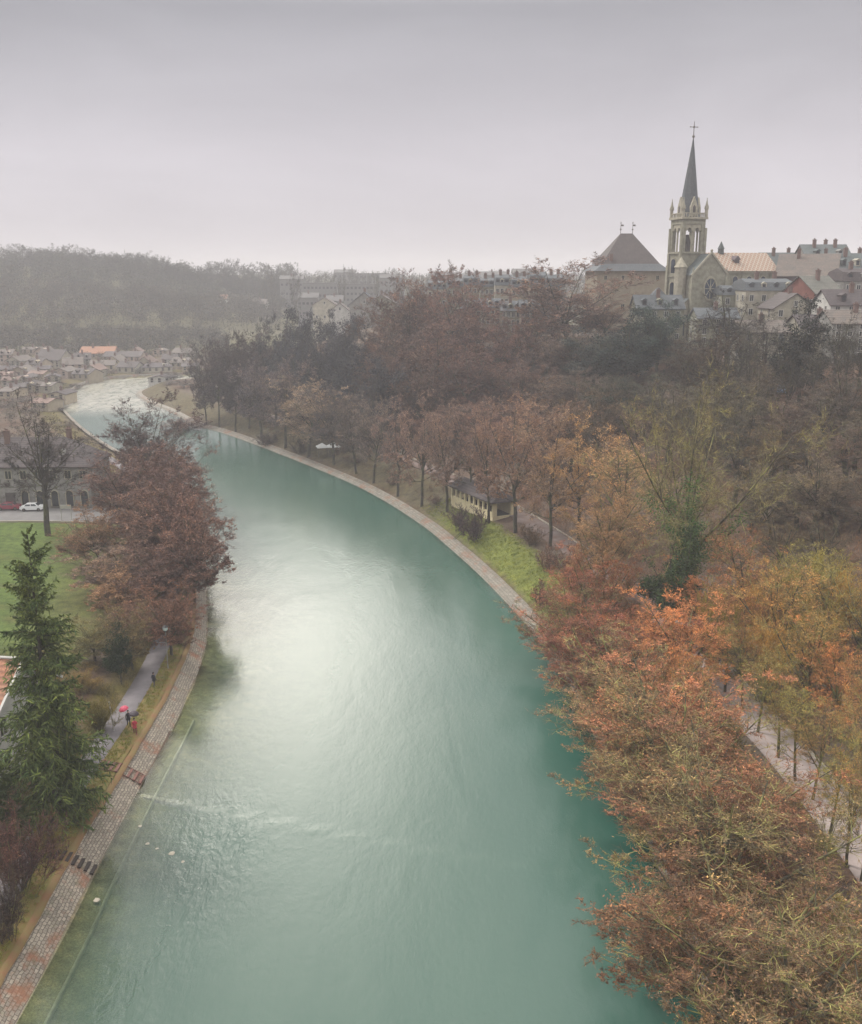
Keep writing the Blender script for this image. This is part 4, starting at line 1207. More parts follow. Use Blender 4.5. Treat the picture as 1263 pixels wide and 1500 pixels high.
def arch_window(parent, x, y, z, w, h, rz=0.0, glass=None, pointed=False):
    f = MB(); P = arch_pts(w + .36, h + .2, pointed=pointed); Q = arch_pts(w, h, pointed=pointed)
    n = len(P)
    for i in range(n):
        j = (i + 1) % n
        a, b_, c, d = P[i], P[j], Q[j], Q[i]
        f.quad([(a[0], -.18, a[1]), (b_[0], -.18, b_[1]), (c[0], -.18, c[1]), (d[0], -.18, d[1])])
        f.quad([(d[0], -.18, d[1]), (c[0], -.18, c[1]), (c[0], 0, c[1]), (d[0], 0, d[1])])
        f.quad([(a[0], -.18, a[1]), (a[0], 0, a[1]), (b_[0], 0, b_[1]), (b_[0], -.18, b_[1])])
    o = f.build("arched_window", M_sand2, parent); o.location = (x, y, z); o.rotation_euler = (0, 0, rz)
    p = MB(); p.quad([(a, -.03, b_) for a, b_ in Q]); p.build("pane", glass or M_lead, o)
    return o


# ---- the church
def church():
    DIST = 265.0
    x, y = XY(997, DIST, 27); g = hz(x, y)
    root = empty("church", (x, y, g), math.radians(13))
    tag(root, "sandstone church with tall slate spire and salmon patterned roof", "church")
    Z = lambda row, d=DIST: ZAT(row, d) - g
    tw = 3.3
    zb = Z(372); zt = Z(322); zs = Z(306); zap = Z(203)
    t = MB(); t.box(-tw, tw, -tw, tw, -3, zb)
    for sx in (-1, 1):
        for sy in (-1, 1):
            t.box(sx * tw - .55, sx * tw + .55, sy * tw - .55, sy * tw + .55, -3, zb - 3)
            t.box(sx * tw - .4, sx * tw + .4, sy * tw - .4, sy * tw + .4, zb - 3, zb)
    t.box(-tw - .35, tw + .35, -tw - .35, tw + .35, zb + .003, zb + .5)
    t.box(-tw - .25, tw + .25, -tw - .25, tw + .25, zb - 6, zb - 5.6)
    t.build("tower", M_sand, root)
    # open belfry: corner piers, slim shafts, arches on each face
    b = MB(); z0 = zb + .5; z1 = zt - 1.2; ha = z1 - 2.0
    for sx in (-1, 1):
        for sy in (-1, 1):
            b.box(sx * (tw - .55) - .55, sx * (tw - .55) + .55, sy * (tw - .55) - .55, sy * (tw - .55) + .55, z0, z1)
            b.cone(sx * (tw + .05), sy * (tw + .05), z0, z1 - 1, .45, .45, 8)
    b.box(-tw, tw, -tw, tw, z1, zt)
    b.build("belfry", M_sand, root)
    sh = MB(); op = 2 * (tw - 1.1); nb = 2; wv = op / nb
    for face in range(4):
        R = Matrix.Rotation(face * PI / 2, 4, 'Z')
        for k in range(1, nb):
            cx = -op / 2 + wv * k
            for dx in (-.2, .2):
                p = R @ Vector((cx + dx, -tw + .45, z0)); q = R @ Vector((cx + dx, -tw + .45, ha)); sh.bar(p, q, .17, 7)
            p = R @ Vector((cx, -tw + .45, ha)); sh.bar(p, R @ Vector((cx, -tw + .45, ha + .3)), .42, 8)
        for k in range(nb):      # spandrels over each opening
            cx = -op / 2 + wv * (k + .5); r = wv / 2 - .48
            for s in (-1, 1):
                prev = None
                for i in range(7):
                    a = PI / 2 * i / 6
                    xx = cx + s * r * math.cos(a); z_ = ha + .3 + r * 1.25 * math.sin(a)
                    if prev:
                        x0, zz0 = prev
                        for yy in (-tw + .2, -tw + .8):
                            sh.quad([R @ Vector(v) for v in ((x0, yy, zz0), (xx, yy, z_), (xx, yy, z1), (x0, yy, z1))])
                        sh.quad([R @ Vector(v) for v in ((x0, -tw + .2, zz0), (xx, -tw + .2, z_), (xx, -tw + .8, z_), (x0, -tw + .8, zz0))])
                    prev = (xx, z_)
                for yy in (-tw + .2, -tw + .8):
                    sh.quad([R @ Vector(v) for v in ((cx + s * r, yy, ha + .3), (cx + s * (r + .48), yy, ha + .3), (cx + s * (r + .48), yy, z1), (cx + s * r, yy, z1))])
    sh.build("belfry_arcade", M_sand2, root)
    lv = MB(); lv.box(-.5, .5, -.9, .9, z0, ha - 2.5); lv.cone(0, 0, ha - 2.5, ha - .6, .9, .4, 10); lv.build("bell_frame", M_shut, root)
    c = MB(); c.box(-tw - .45, tw + .45, -tw - .45, tw + .45, zt + .003, zt + .55)
    c.build("cornice", M_sand2, root)
    pr = MB(); zp = zt + .55
    for face in range(4):
        R = Matrix.Rotation(face * PI / 2, 4, 'Z')
        for v in range(7):
            xx = -tw + .9 + v * (2 * tw - 1.8) / 6
            pr.bar(R @ Vector((xx, -tw - .1, zp)), R @ Vector((xx, -tw - .1, zp + .9)), .14, 4)
        pr.bar(R @ Vector((-tw, -tw - .1, zp + .98)), R @ Vector((tw, -tw - .1, zp + .98)), .16, 4)
    pr.build("parapet", M_sand2, root)
    for sx in (-1, 1):
        for sy in (-1, 1):
            q = MB(); cx, cy = sx * tw, sy * tw
            q.cone(cx, cy, zp, zp + 2.0, .48, .44, 8); q.cone(cx, cy, zp + 2.003, zp + 2.25, .62, .62, 8)
            q.cone(cx, cy, zp + 2.253, zp + 4.6, .5, .05, 8); q.ball((cx, cy, zp + 4.7), .15, 6, 4)
            for k in range(4):
                a = PI / 4 + k * PI / 2; q.cone(cx + .48 * math.cos(a), cy + .48 * math.sin(a), zp + 2.1, zp + 3.0, .14, .02, 4)
            q.build("pinnacle", M_sand2, root)
    s = MB(); s.cone(0, 0, zp + .003, zp + 1.2, tw - .25, tw - .7, 8, rot=PI / 8); s.cone(0, 0, zp + 1.203, zap, tw - .7, .12, 8, rot=PI / 8)
    s.build("spire", M_slate, root)
    for face in range(4):
        R = Matrix.Rotation(face * PI / 2, 4, 'Z'); q = MB()
        o1 = [R @ Vector(v) for v in ((-1.0, -tw + .45, zp + .2), (1.0, -tw + .45, zp + .2), (1.0, -tw + .45, zp + 2.6), (0, -tw + .55, zp + 5.2), (-1.0, -tw + .45, zp + 2.6))]
        o2 = [R @ Vector(v) for v in ((-1.0, -tw + 2.2, zp + .2), (1.0, -tw + 2.2, zp + .2), (1.0, -tw + 2.2, zp + 2.6), (0, -tw + 2.4, zp + 5.2), (-1.0, -tw + 2.2, zp + 2.6))]
        q.quad(o1)
        for i in range(5): q.quad([o1[i], o1[(i + 1) % 5], o2[(i + 1) % 5], o2[i]])
        lo_ = q.build("lucarne", M_sand2, root)
        d = MB(); d.quad([R @ Vector(v) for v in ((-.4, -tw + .42, zp + .9), (.4, -tw + .42, zp + .9), (.4, -tw + .42, zp + 2.5), (0, -tw + .42, zp + 3.1), (-.4, -tw + .42, zp + 2.5))]); d.build("louvre", M_shut, lo_)
    cr = MB(); zc = Z(178); cr.bar((0, 0, zap - .2), (0, 0, zc), .13, 6, .08); cr.ball((0, 0, zap + .5), .38, 8, 6)
    zx = Z(186); cr.bar((-1.05, 0, zx), (1.05, 0, zx), .09, 6); cr.ball((0, 0, zx), .3, 8, 5)
    for s_ in (-1, 1): cr.ball((s_ * 1.05, 0, zx), .16, 6, 4)
    cr.build("cross", M_gilt, root)
    # nave running right and a little away, gabled transept in front of it
    def uvroof(name, pts, parent, mat):
        me = bpy.data.meshes.new(name); me.from_pydata([tuple(p) for p in pts], [], [(0, 1, 2, 3)]); me.materials.append(mat)
        uv = me.uv_layers.new(name="UVMap"); L = (Vector(pts[1]) - Vector(pts[0])).length; H = (Vector(pts[3]) - Vector(pts[0])).length
        for i, c_ in enumerate(((0, 0), (L, 0), (L, H), (0, H))): uv.data[i].uv = c_
        me.update(); return link(name, me, parent)
    zr = Z(369); ze = Z(397)
    x0, x1 = 2.5, 27.0; y0, y1 = -1.5, 12.5; ym = (y0 + y1) / 2
    nv = MB(); nv.box(x0, x1, y0, y1, -3, ze)
    nv.quad([(x1, y0, ze), (x1, y1, ze), (x1, ym, zr - .1)])
    for k in range(5):
        bx = x0 + 5.4 + k * 4.2
        nv.box(bx - .45, bx + .45, y0 - .6, y0, -3, ze - 1.2)
    nv.box(x0, x1 + .2, y0 - .35, y0, ze - .6, ze - .05)
    nv.build("nave_wall", M_sand, root)
    M_pat = tile_pattern()
    r1 = uvroof("nave_roof", [(x0, y0 - .5, ze), (x1 + .3, y0 - .5, ze), (x1 + .3, ym, zr), (x0, ym, zr)], root, M_pat)
    r2 = uvroof("nave_roof", [(x1 + .3, y1 + .5, ze), (x0, y1 + .5, ze), (x0, ym, zr), (x1 + .3, ym, zr)], root, M_pat)
    d = MB(); d.box(15.2, 16.6, 1.2, 4.2, ze + 1.6, ze + 3.0); d.prism([(14.9, .9), (16.9, .9), (16.9, 4.5), (14.9, 4.5)], ze + 3.003, ze + 4.1, 0, [(15.88, .9), (15.92, .9), (15.92, 4.5), (15.88, 4.5)])
    d.build("roof_dormer", M_purp, r1)
    fl = MB(); fl.cone(13.2, ym, zr - .4, zr + 1.0, .9, .8, 8); fl.cone(13.2, ym, zr + 1.0, zr + 3.0, 1.0, .05, 8); fl.build("ridge_turret", M_slateg, root)
    for k in range(4):
        arch_window(root, x0 + 7.4 + k * 4.2, y0, ze - 4.6, 1.5, 3.2)
    # aisle in front, lower
    za = Z(425); a = MB(); a.box(x0 + 5.3, x1, y0 - 5, y0 - .003, -3, za - 2.2); a.build("aisle_wall", M_sand, root)
    ar = MB(); ar.prism([(x0 + 5.3, y0 - 5.3), (x1 + .3, y0 - 5.3), (x1 + .3, y0 - .003), (x0 + 5.3, y0 - .003)], za - 2.197, za - 2.0, 0); ar.quad([(x0 + 5.3, y0 - 5.3, za - 2.0), (x1 + .3, y0 - 5.3, za - 2.0), (x1 + .3, y0 - .01, za + .4), (x0 + 5.3, y0 - .01, za + .4)]); ar.build("aisle_roof", M_slate, root)
    for k in range(4): arch_window(root, x0 + 8 + k * 4.0, y0 - 5, za - 7.2, 1.3, 3.2)
    # transept
    tx0, tx1 = -2.4, 7.2; tm = (tx0 + tx1) / 2; ty0 = -9.0; zg = Z(371, DIST - 9); zge = Z(401, DIST - 9)
    w_ = MB(); w_.box(tx0, tx1, ty0, y0 - .003, -3, zge); w_.quad([(tx0, ty0, zge), (tx1, ty0, zge), (tm, ty0, zg - .1)])
    for xx in (tx0, tx1): w_.box(xx - .55, xx + .55, ty0 - .7, ty0 + .6, -3, zge - 1.5); w_.cone(xx, ty0, zge - 1.5, zge + 1.6, .6, .05, 4, rot=PI / 4)
    w_.box(tx0, tx1, ty0 - .3, ty0, zge - 12.5, zge - 12.1)
    w_.build("transept_wall", M_sand, root)
    cp = MB()
    for s_ in (-1, 1):
        cp.bar((tm + s_ * (tm - tx0 + .6), ty0 - .15, zge - .5), (tm, ty0 - .15, zg + .25), .3, 4)
    cp.ball((tm, ty0 - .15, zg + .7), .4, 6, 4); cp.build("gable_coping", M_sand2, root)
    tr_ = MB()
    for s_ in (-1, 1):
        tr_.quad([(tm + s_ * (tm - tx0 + .4), ty0, zge - .4), (tm, ty0, zg), (tm, ym, zg), (tm + s_ * (tm - tx0 + .4), ym - 4.8, zge - .4)])
    tr_.build("transept_roof", M_slateg, root)
    zc = Z(423, DIST - 9); R0 = 2.3
    rw = MB(); n = 20
    for i in range(n):
        a0, a1 = 2 * PI * i / n, 2 * PI * (i + 1) / n
        for ra, rb_ in ((R0, R0 + .45),):
            P = [(tm + 0.3 + r * .72 * math.cos(a_), ty0 - .25, zc + r * 1.15 * math.sin(a_)) for a_, r in ((a0, ra), (a1, ra), (a1, rb_), (a0, rb_))]
            rw.quad(P)
            rw.quad([(P[0][0], ty0, P[0][2]), (P[1][0], ty0, P[1][2]), P[1], P[0]]); rw.quad([(P[3][0], ty0, P[3][2]), (P[2][0], ty0, P[2][2]), P[2], P[3]])
    for i in range(8):
        a_ = 2 * PI * i / 8; rw.bar((tm + .3, ty0 - .12, zc), (tm + .3 + R0 * .72 * math.cos(a_), ty0 - .12, zc + R0 * 1.15 * math.sin(a_)), .10, 4)
    ro = rw.build("rose_window", M_sand2, root)
    gp = MB(); gp.quad([(tm + .3 + R0 * .72 * math.cos(2 * PI * i / n), ty0 - .04, zc + R0 * 1.15 * math.sin(2 * PI * i / n)) for i in range(n)]); gp.build("pane", M_lead, ro)
    for k in range(3): arch_window(root, tx0 + 1.9 + k * 2.9, ty0, zge - 18.5, 1.3, 4.6)
    # lean-to porch on the left of the transept
    p = MB(); zl = Z(462, DIST - 8); zh = Z(438, DIST - 8); p.box(tx0 - 5.2, tx0 - .56, ty0 + .6, y0 - .6, -3, zl)
    p.quad([(tx0 - 5.2, ty0 + .6, zl), (tx0 - .56, ty0 + .6, zl), (tx0 - .56, ty0 + .6, zh)]); p.build("side_chapel", M_sand2, root)
    pq = MB(); pq.prism([(tx0 - 5.6, ty0 + .3), (tx0 - .56, ty0 + .3), (tx0 - .56, y0 - .6), (tx0 - 5.6, y0 - .6)], zl + .003, zl + .2); pq.quad([(tx0 - 5.6, ty0 + .3, zl + .1), (tx0 - 5.6, y0 - .6, zl + .1), (tx0 - .56, y0 - .6, zh + .2), (tx0 - .56, ty0 + .3, zh + .2)]); pq.build("chapel_roof", M_slateg, root)
    for k in range(2): arch_window(root, tx0 - 3.9 + k * 2.1, ty0 + .6, zl - 5.2, 1.0, 3.6)
    # polygonal chapels and lower slate roofs left of the tower
    ch = MB(); zc1 = Z(447); ch.cone(-8.6, -2, -3, zc1, 4.2, 4.2, 8, rot=PI / 8); ch.build("apse_wall", M_sand, root)
    ch = MB(); ch.cone(-8.6, -2, zc1 + .003, Z(421), 4.7, .3, 8, rot=PI / 8); ch.build("apse_roof", M_slate, root)
    ch = MB(); ch.cone(-tw - .4, -tw - 1.2, -3, Z(392), 1.7, 1.6, 8); ch.cone(-tw - .4, -tw - 1.2, Z(392) + .003, Z(377), 1.9, .1, 8); ch.build("stair_turret", M_sand2, root)
    for k in range(3): arch_window(root, tx0 - 3.0 + k * 0.0 + (-tw if k else 0) * 0, -tw - .02, zb - 5.0 - k * 6.0, 1.2, 3.6)


church()


# ---- the hall with the great hipped roof
def hall():
    D0 = 305.0
    x, y = XY(921, D0, 27); g = hz(x, y)
    root = empty("town_hall", (x, y, g), math.radians(3)); tag(root, "tan hall under a great hipped brown roof with two finials, left of the church tower", "hall")
    W = 110 / PXM(D0, 45); Dp = 18.0
    h = ZAT(397, D0) - g; r = ZAT(342, D0 + Dp / 2) - g
    wb = MB(); wb.box(-W / 2 + .9, W / 2 - .9, 0, Dp, -3, h); wb.build("wall", M_tan, root)
    z1 = h + 2.2; i = 2.6; rl = 1.9
    A = [(-W / 2 - .3, -1.2), (W / 2 + .3, -1.2), (W / 2 + .3, Dp + 1.2), (-W / 2 - .3, Dp + 1.2)]
    B = [(-W / 2 + i, -1.2 + i), (W / 2 - i, -1.2 + i), (W / 2 - i, Dp + 1.2 - i), (-W / 2 + i, Dp + 1.2 - i)]
    C = [(-rl, Dp / 2 - .05), (rl, Dp / 2 - .05), (rl, Dp / 2 + .05), (-rl, Dp / 2 + .05)]
    sk = MB(); sk.prism(A, h + .003, z1, 0, B); sk.build("roof_skirt", M_slate, root)
    rf = MB(); rf.prism(B, z1 + .003, r, 0, C); ro = rf.build("roof", M_tred, root)
    for s in (-1, 1):
        f = MB(); f.bar((s * rl, Dp / 2, r - .1), (s * rl, Dp / 2, r + 3.6), .10, 6, .05); f.ball((s * rl, Dp / 2, r + 1.2), .28, 8, 5); f.ball((s * rl, Dp / 2, r + 3.2), .2, 8, 5)
        f.box(s * rl, s * rl + .9, Dp / 2 - .02, Dp / 2 + .02, r + 2.2, r + 2.7); f.build("finial", M_gilt, ro)
    c = MB(); c.box(-W / 2 + 5, -W / 2 + 6, 2, 3, z1 - .5, z1 + 3.0); c.build("chimney", M_brick, ro)
    for k in range(4): put_window(root, -W / 2 + 3.5 + k * (W - 7) / 3, 0, h - 2.6, .8, 1.2, mat=M_sand2)
    for k in range(4): put_window(root, -W / 2 + 4.5 + k * (W - 9) / 3, 0, h - 12.0, 1.0, 2.0, mat=M_sand2)
    return root


hall()

# ---- old town at the right edge
house(1172, 262, 15, 17, 373, 404, "house with long brownish roof slope and huge purple-grey fire wall", yaw=math.radians(-24), wall=M_purp, roof=M_tgry, chim=2, floors=0, cols=0, kind="gable", along='x', name="old_town_house")
house(1205, 285, 13, 12, 359, 380, "house with flat dark ridge and green copper edging, highest on the right skyline", wall=M_gryw, roof=M_slateg, chim=3, floors=2, cols=3, dorm=2, name="old_town_house")
house(1212, 232, 9.5, 12, 405, 434, "brick-red house under a pale mossy roof, behind the black pine", yaw=math.radians(28), wall=M_redw, roof=M_tgrn, chim=1, floors=4, cols=3, along='x', name="old_town_house")
house(1247, 262, 11, 12, 372, 395, "grey-green roofed house with many attic windows at the right edge skyline", wall=M_cream, roof=M_slateg, chim=2, dorm=3, floors=4, cols=4, name="old_town_house")
house(1256, 238, 10, 11, 393, 412, "house with slate dormer roof and white columns between attic windows, at right edge", wall=M_gryw, roof=M_tdrk, chim=2, dorm=3, floors=5, cols=4, kind="mansard", name="old_town_house")
house(1250, 214, 12, 11, 425, 447, "pale house with purple-grey roof below the right skyline", wall=M_white, roof=M_tdrk, chim=1, dorm=2, floors=5, cols=4, name="old_town_house")
house(1122, 240, 12, 12, 408, 426, "cream house with blue-grey mansard right of the church nave", wall=M_cream, roof=M_slate, chim=2, dorm=4, floors=4, cols=4, kind="mansard", name="old_town_house")
house(1160, 226, 10, 11, 430, 452, "pale house with small reddish gable behind the slim bare tree", wall=M_cream, roof=M_tred, chim=1, dorm=1, floors=4, cols=3, along='y', name="old_town_house")
house(1118, 205, 10, 9, 470, 487, "low cream house under the church nave, half behind bare trees", wall=M_cream, roof=M_tgry, chim=1, floors=3, cols=3, name="old_town_house")
house(1205, 203, 10, 10, 462, 480, "yellowish house below the red one, behind bare twigs", wall=M_cream, roof=M_tdrk, chim=1, floors=4, cols=3, name="old_town_house")
house(1258, 198, 12, 10, 455, 474, "narrow-windowed pale house at the right edge behind the bare grey tree", wall=M_gryw, roof=M_tgry, chim=1, floors=5, cols=5, name="old_town_house")
house(1140, 300, 12, 10, 371, 392, "small hazy roof between church nave and purple fire wall", wall=M_gryw, roof=M_slateg, chim=2, floors=2, cols=3, name="old_town_house")
house(1085, 248, 11, 9, 418, 432, "low slate-roofed house in front of the nave", wall=M_olvw, roof=M_slate, chim=1, dorm=3, floors=4, cols=4, kind="mansard", name="old_town_house")
house(1050, 238, 10, 8, 452, 466, "low stone house below the church's round window", wall=M_olvw, roof=M_slate, chim=1, floors=3, cols=3, name="old_town_house")
house(965, 250, 12, 9, 433, 452, "low dark slate roof between the hall and the tower foot", wall=M_olvw, roof=M_slate, chim=1, dorm=3, floors=3, cols=4, name="old_town_house")

# ---- terrace of houses behind the slope wood
g = "terraced houses above the wooded slope"
for i, (px, d, rr, re, wl) in enumerate([(668, 345, 408, 421, M_olvw), (692, 338, 403, 418, M_tan), (716, 332, 407, 420, M_olvw), (738, 326, 402, 418, M_cream), (762, 320, 405, 421, M_tan), (788, 314, 398, 417, M_olvw), (812, 310, 402, 420, M_gryw), (640, 352, 410, 424, M_cream)]):
    house(px, d, 24 / PXM(d, 30) + .6, 11, rr, re, ["grey-mansard terraced house, first from the left end of the row above the slope", "tan terraced house with dormers, second from the left of the row above the slope", "olive terraced house in the middle of the row above the slope", "cream terraced house with grey mansard, middle of the row above the slope",
          "tan terraced house seen through twigs left of the spreading tree", "tall olive terraced house right beside the spreading tree's crown", "grey terraced house hidden behind the spreading tree's crown", "cream house at the far left of the terrace row, behind the tall brown trees"][i],
          wall=wl, roof=M_slate, kind="mansard", floors=4, cols=4, chim=2, dorm=4, group=g, name="terraced_house", side_win=False, ww=.8)
for i, (px, d, rr, re) in enumerate([(690, 306, 440, 452), (718, 302, 438, 450), (748, 296, 442, 455), (776, 292, 440, 455)]):
    house(px, d, 28 / PXM(d, 28), 9, rr, re, ["narrow stone house in the lower row behind the brown trees", "low stone house with slate roof under the terrace row", "low stone house whose windows show between twigs", "low stone house left of the spreading tree's pale boughs"][i],
          wall=[M_olvw, M_tan][i % 2], roof=M_slate, floors=3, cols=4, chim=1, dorm=3, name="terraced_house", side_win=False, ww=.8)
# retaining wall and railing at the terrace edge
tb = empty("terrace_wall", (*XY(775, 276, 26), 0)); tb.location.z = hz(*XY(775, 276, 26)) - 1.0; tag(tb, "pale terrace wall with iron railing at the top of the slope", "wall")
w_ = MB(); w_.box(-16, 12, 0, .6, -5, 1.6); w_.build("wall", M_olvw, tb); w_ = MB(); w_.box(-16.2, 12.2, -.12, .72, 1.603, 1.8); w_.build("coping", M_white, tb)
rl = MB()
for i in range(57): rl.bar((-16 + i * .5, .3, 1.8), (-16 + i * .5, .3, 2.8), .03, 4)
rl.bar((-16, .3, 2.8), (12, .3, 2.8), .05, 4); rl.build("railing", M_wfr, tb)

# ---- houses further along the bend, above the dark wood
hs_ = [(500, 430, 9, 8, 444, 456, M_white, M_tgry, "white gabled house peeping over the dark wood"), (535, 400, 12, 9, 428, 446, M_gryw, M_slate, "steep dark gable above the wood left of the tall brown trees"),
       (560, 420, 14, 9, 432, 446, M_olvw, M_tgry, "grey-brown house beside the steep dark gable"), (478, 470, 12, 9, 436, 447, M_cream, M_tgry, "small hazy cream house above the wood's left part")]
for px, d, W, D, rr, re, wl, rf, lb in hs_:
    house(px, d, W, D, rr, re, lb, wall=wl, roof=rf, along='y', floors=3, cols=3, chim=1, name="house", side_win=False)

# ---- village at the river bend
vill = [
    (8, 470, 16, 10, 512, 520, M_white, M_tgry, 'x', "white hazy house with flat eaves at the left edge, topmost of the village"),
    (28, 418, 26, 12, 536, 547, M_tan, M_tgry, 'y', "tall tan gabled house at the left edge of the village"),
    (6, 405, 16, 10, 548, 558, M_white, M_tgry, 'x', "white house under the tall tan gabled one at the left edge"),
    (70, 462, 38, 11, 512, 527, M_cream, M_tred, 'x', "red-roofed cream block above the river's left bend"),
    (108, 440, 24, 10, 524, 534, M_gryw, M_tgry, 'x', "grey house right of the red-roofed cream block"),
    (60, 432, 22, 10, 536, 546, M_cream, M_tdrk, 'x', "dark-roofed cream house between the tan gabled one and the river"),
    (118, 424, 26, 10, 540, 550, M_tan, M_tred, 'x', "brownish house on the outer bank just before the river bends"),
    (142, 492, 42, 14, 508, 521, M_tan, M_torg, 'x', "house with the bright orange roof in the village"),
    (178, 484, 48, 13, 515, 526, M_gryw, M_tred, 'x', "long reddish-brown roof right of the bright orange one"),
    (150, 455, 30, 10, 528, 537, M_gryw, M_tgry, 'x', "low grey house in front of the bright orange roof"),
    (198, 500, 16, 10, 509, 518, M_white, M_tgry, 'y', "white gable behind the long reddish roof"),
    (232, 505, 14, 10, 517, 524, M_white, M_tgry, 'y', "small white gabled house right of the long reddish roof"),
    (266, 500, 26, 10, 510, 518, M_cream, M_tgry, 'x', "cream house with wide roof at the wood's edge"),
    (185, 452, 26, 9, 530, 538, M_cream, M_tred, 'x', "small house with reddish roof on the quay"),
    (230, 448, 40, 12, 531, 542, M_cream, M_tdrk, 'h', "wide cream house with dark hipped roof behind the arched gable"),
    (280, 440, 22, 11, 536, 546, M_tan, M_tred, 'x', "tan house beside the dark wood at the river's inner bend"),
    (262, 470, 22, 10, 524, 533, M_gryw, M_tgry, 'x', "grey house between the hipped roof and the wood"),
    (46, 500, 22, 10, 509, 517, M_gryw, M_tgry, 'x', "hazy grey house behind the red-roofed cream block"),
    (100, 510, 20, 10, 507, 515, M_cream, M_tgry, 'x', "hazy cream house at the foot of the hill, left of the orange roof"),
    (14, 385, 20, 12, 566, 580, M_cream, M_tgry, 'x', "cream house at the left edge nearest the river"),
    (40, 370, 16, 10, 582, 596, M_gryw, M_tdrk, 'y', "grey gabled house behind the solitary bare tree's top"),
    (20, 455, 22, 10, 521, 529, M_cream, M_tgry, 'y', "pale gabled house between the flat-eaved white one and the tall tan one"),
    (48, 446, 20, 10, 525, 534, M_white, M_tred, 'x', "little white house with red roof left of the red-roofed cream block"),
    (88, 425, 22, 10, 538, 547, M_white, M_tgry, 'y', "white gabled house among bushes by the outer bank"),
    (52, 412, 20, 10, 549, 559, M_gryw, M_tgry, 'x', "grey-roofed house right of the tall tan gabled one"),
    (78, 404, 18, 9, 556, 565, M_cream, M_tdrk, 'y', "cream gable half behind a bare bush near the outer bank"),
    (134, 436, 20, 9, 534, 542, M_cream, M_tgry, 'y', "cream gable on the outer bank beside the brownish house"),
    (165, 470, 20, 9, 521, 529, M_white, M_tgry, 'y', "pale gable in front of the long reddish-brown roof"),
    (122, 470, 20, 9, 517, 526, M_gryw, M_tred, 'x', "grey house with dull red roof left of the bright orange one"),
    (212, 470, 18, 9, 522, 531, M_tan, M_tgry, 'y', "tan gable behind the quay's small reddish roof"),
    (248, 480, 18, 9, 519, 527, M_white, M_tred, 'x', "white house with dull red roof above the dark hipped roof"),
    (60, 480, 16, 9, 508, 516, M_white, M_tgry, 'y', "white gable peeping above the red-roofed cream block"),
    (8, 430, 20, 10, 536, 546, M_gryw, M_tdrk, 'x', "grey dark-roofed house at the left edge above two white ones"),
    (30, 395, 20, 10, 562, 574, M_white, M_tred, 'y', "white gable with dull red roof above the bare tree's top"),
    (62, 372, 24, 10, 574, 586, M_cream, M_tgry, 'x', "cream house on the left bank beside the bend, above the solitary tree"),
    (84, 352, 22, 10, 588, 600, M_gryw, M_tdrk, 'y', "grey gable near the left bank, right of the solitary tree's top"),
    (24, 362, 22, 10, 580, 592, M_white, M_tred, 'x', "white red-roofed house behind the solitary tree's left twigs"),
    (58, 322, 24, 10, 612, 626, M_gryw, M_tgry, 'x', "grey house directly behind the long dark roof"),
    (8, 348, 18, 12, 590, 606, M_white, M_tgry, 'x', "white house at the left edge beyond the long dark roof"),
]
M_vilw = simple("faded_shutter", (.20, .17, .14), .8, .2, 3)
M_tvil = roof_mat("warm_brown_tiles", (0.20, 0.12, 0.09), (0.15, 0.10, 0.08)); M_tvil2 = roof_mat("pinkish_tiles", (0.27, 0.17, 0.13), (0.20, 0.13, 0.11))
M_vil = simple("buff_render", (0.50, 0.42, 0.31), .9, .25, .6); M_vil2 = simple("rosy_render", (0.45, 0.35, 0.29), .9, .25, .6)
g = "houses of the village at the river bend"
for px, d, wpx, D, rr, re, wl, rf, al, lb in vill:
    W = wpx / PXM(d, 8) * 1.15
    if rf is M_tgry: rf = random.choice([M_tgry, M_tvil, M_tvil2])
    if wl in (M_white, M_gryw): wl = random.choice([wl, M_vil, M_vil2])
    house(px, d, W, D, rr, re, lb, wall=wl, roof=rf, kind="hip" if al == 'h' else "gable", along=al, floors=2 + (W > 8), cols=max(2, int(W / 2.6)), chim=1 + (W > 9), dorm=random.choice([0, 0, 2]), group=g, name="village_house", side_win=False, winm=M_vilw, yaw=random.uniform(-.35, .35))
house(234, 405, 9.5, 10, 549, 563, "white gabled house with dark roof at the river's inner bend", wall=M_white, roof=M_tdrk, along='y', floors=2, cols=3, chim=1, group=g, name="village_house", side_win=False, winm=M_shut)

# hillside houses
for px, d, wpx, rr, re, lb in [(319, 735, 26, 432, 439, "white house with red roof standing alone on the wooded hillside"), (380, 720, 22, 438, 446, "pale faded house on the hillside right of the white one"), (170, 690, 16, 470, 474, "low white shed among the bare trees on the field edge"),
                               (262, 690, 18, 471, 475, "long low white shed at the field edge further right"), (215, 860, 18, 402, 408, "faint pale house half hidden in the hilltop wood"), (352, 700, 14, 462, 467, "small pale house below the white hillside house")]:
    W = wpx / PXM(d, 40)
    house(px, d, W, 10, rr, re, lb, wall=M_white, roof=M_torg if "red roof" in lb else M_tgry, floors=2, cols=4, chim=1, name="hillside_house", side_win=False, winm=M_shut)

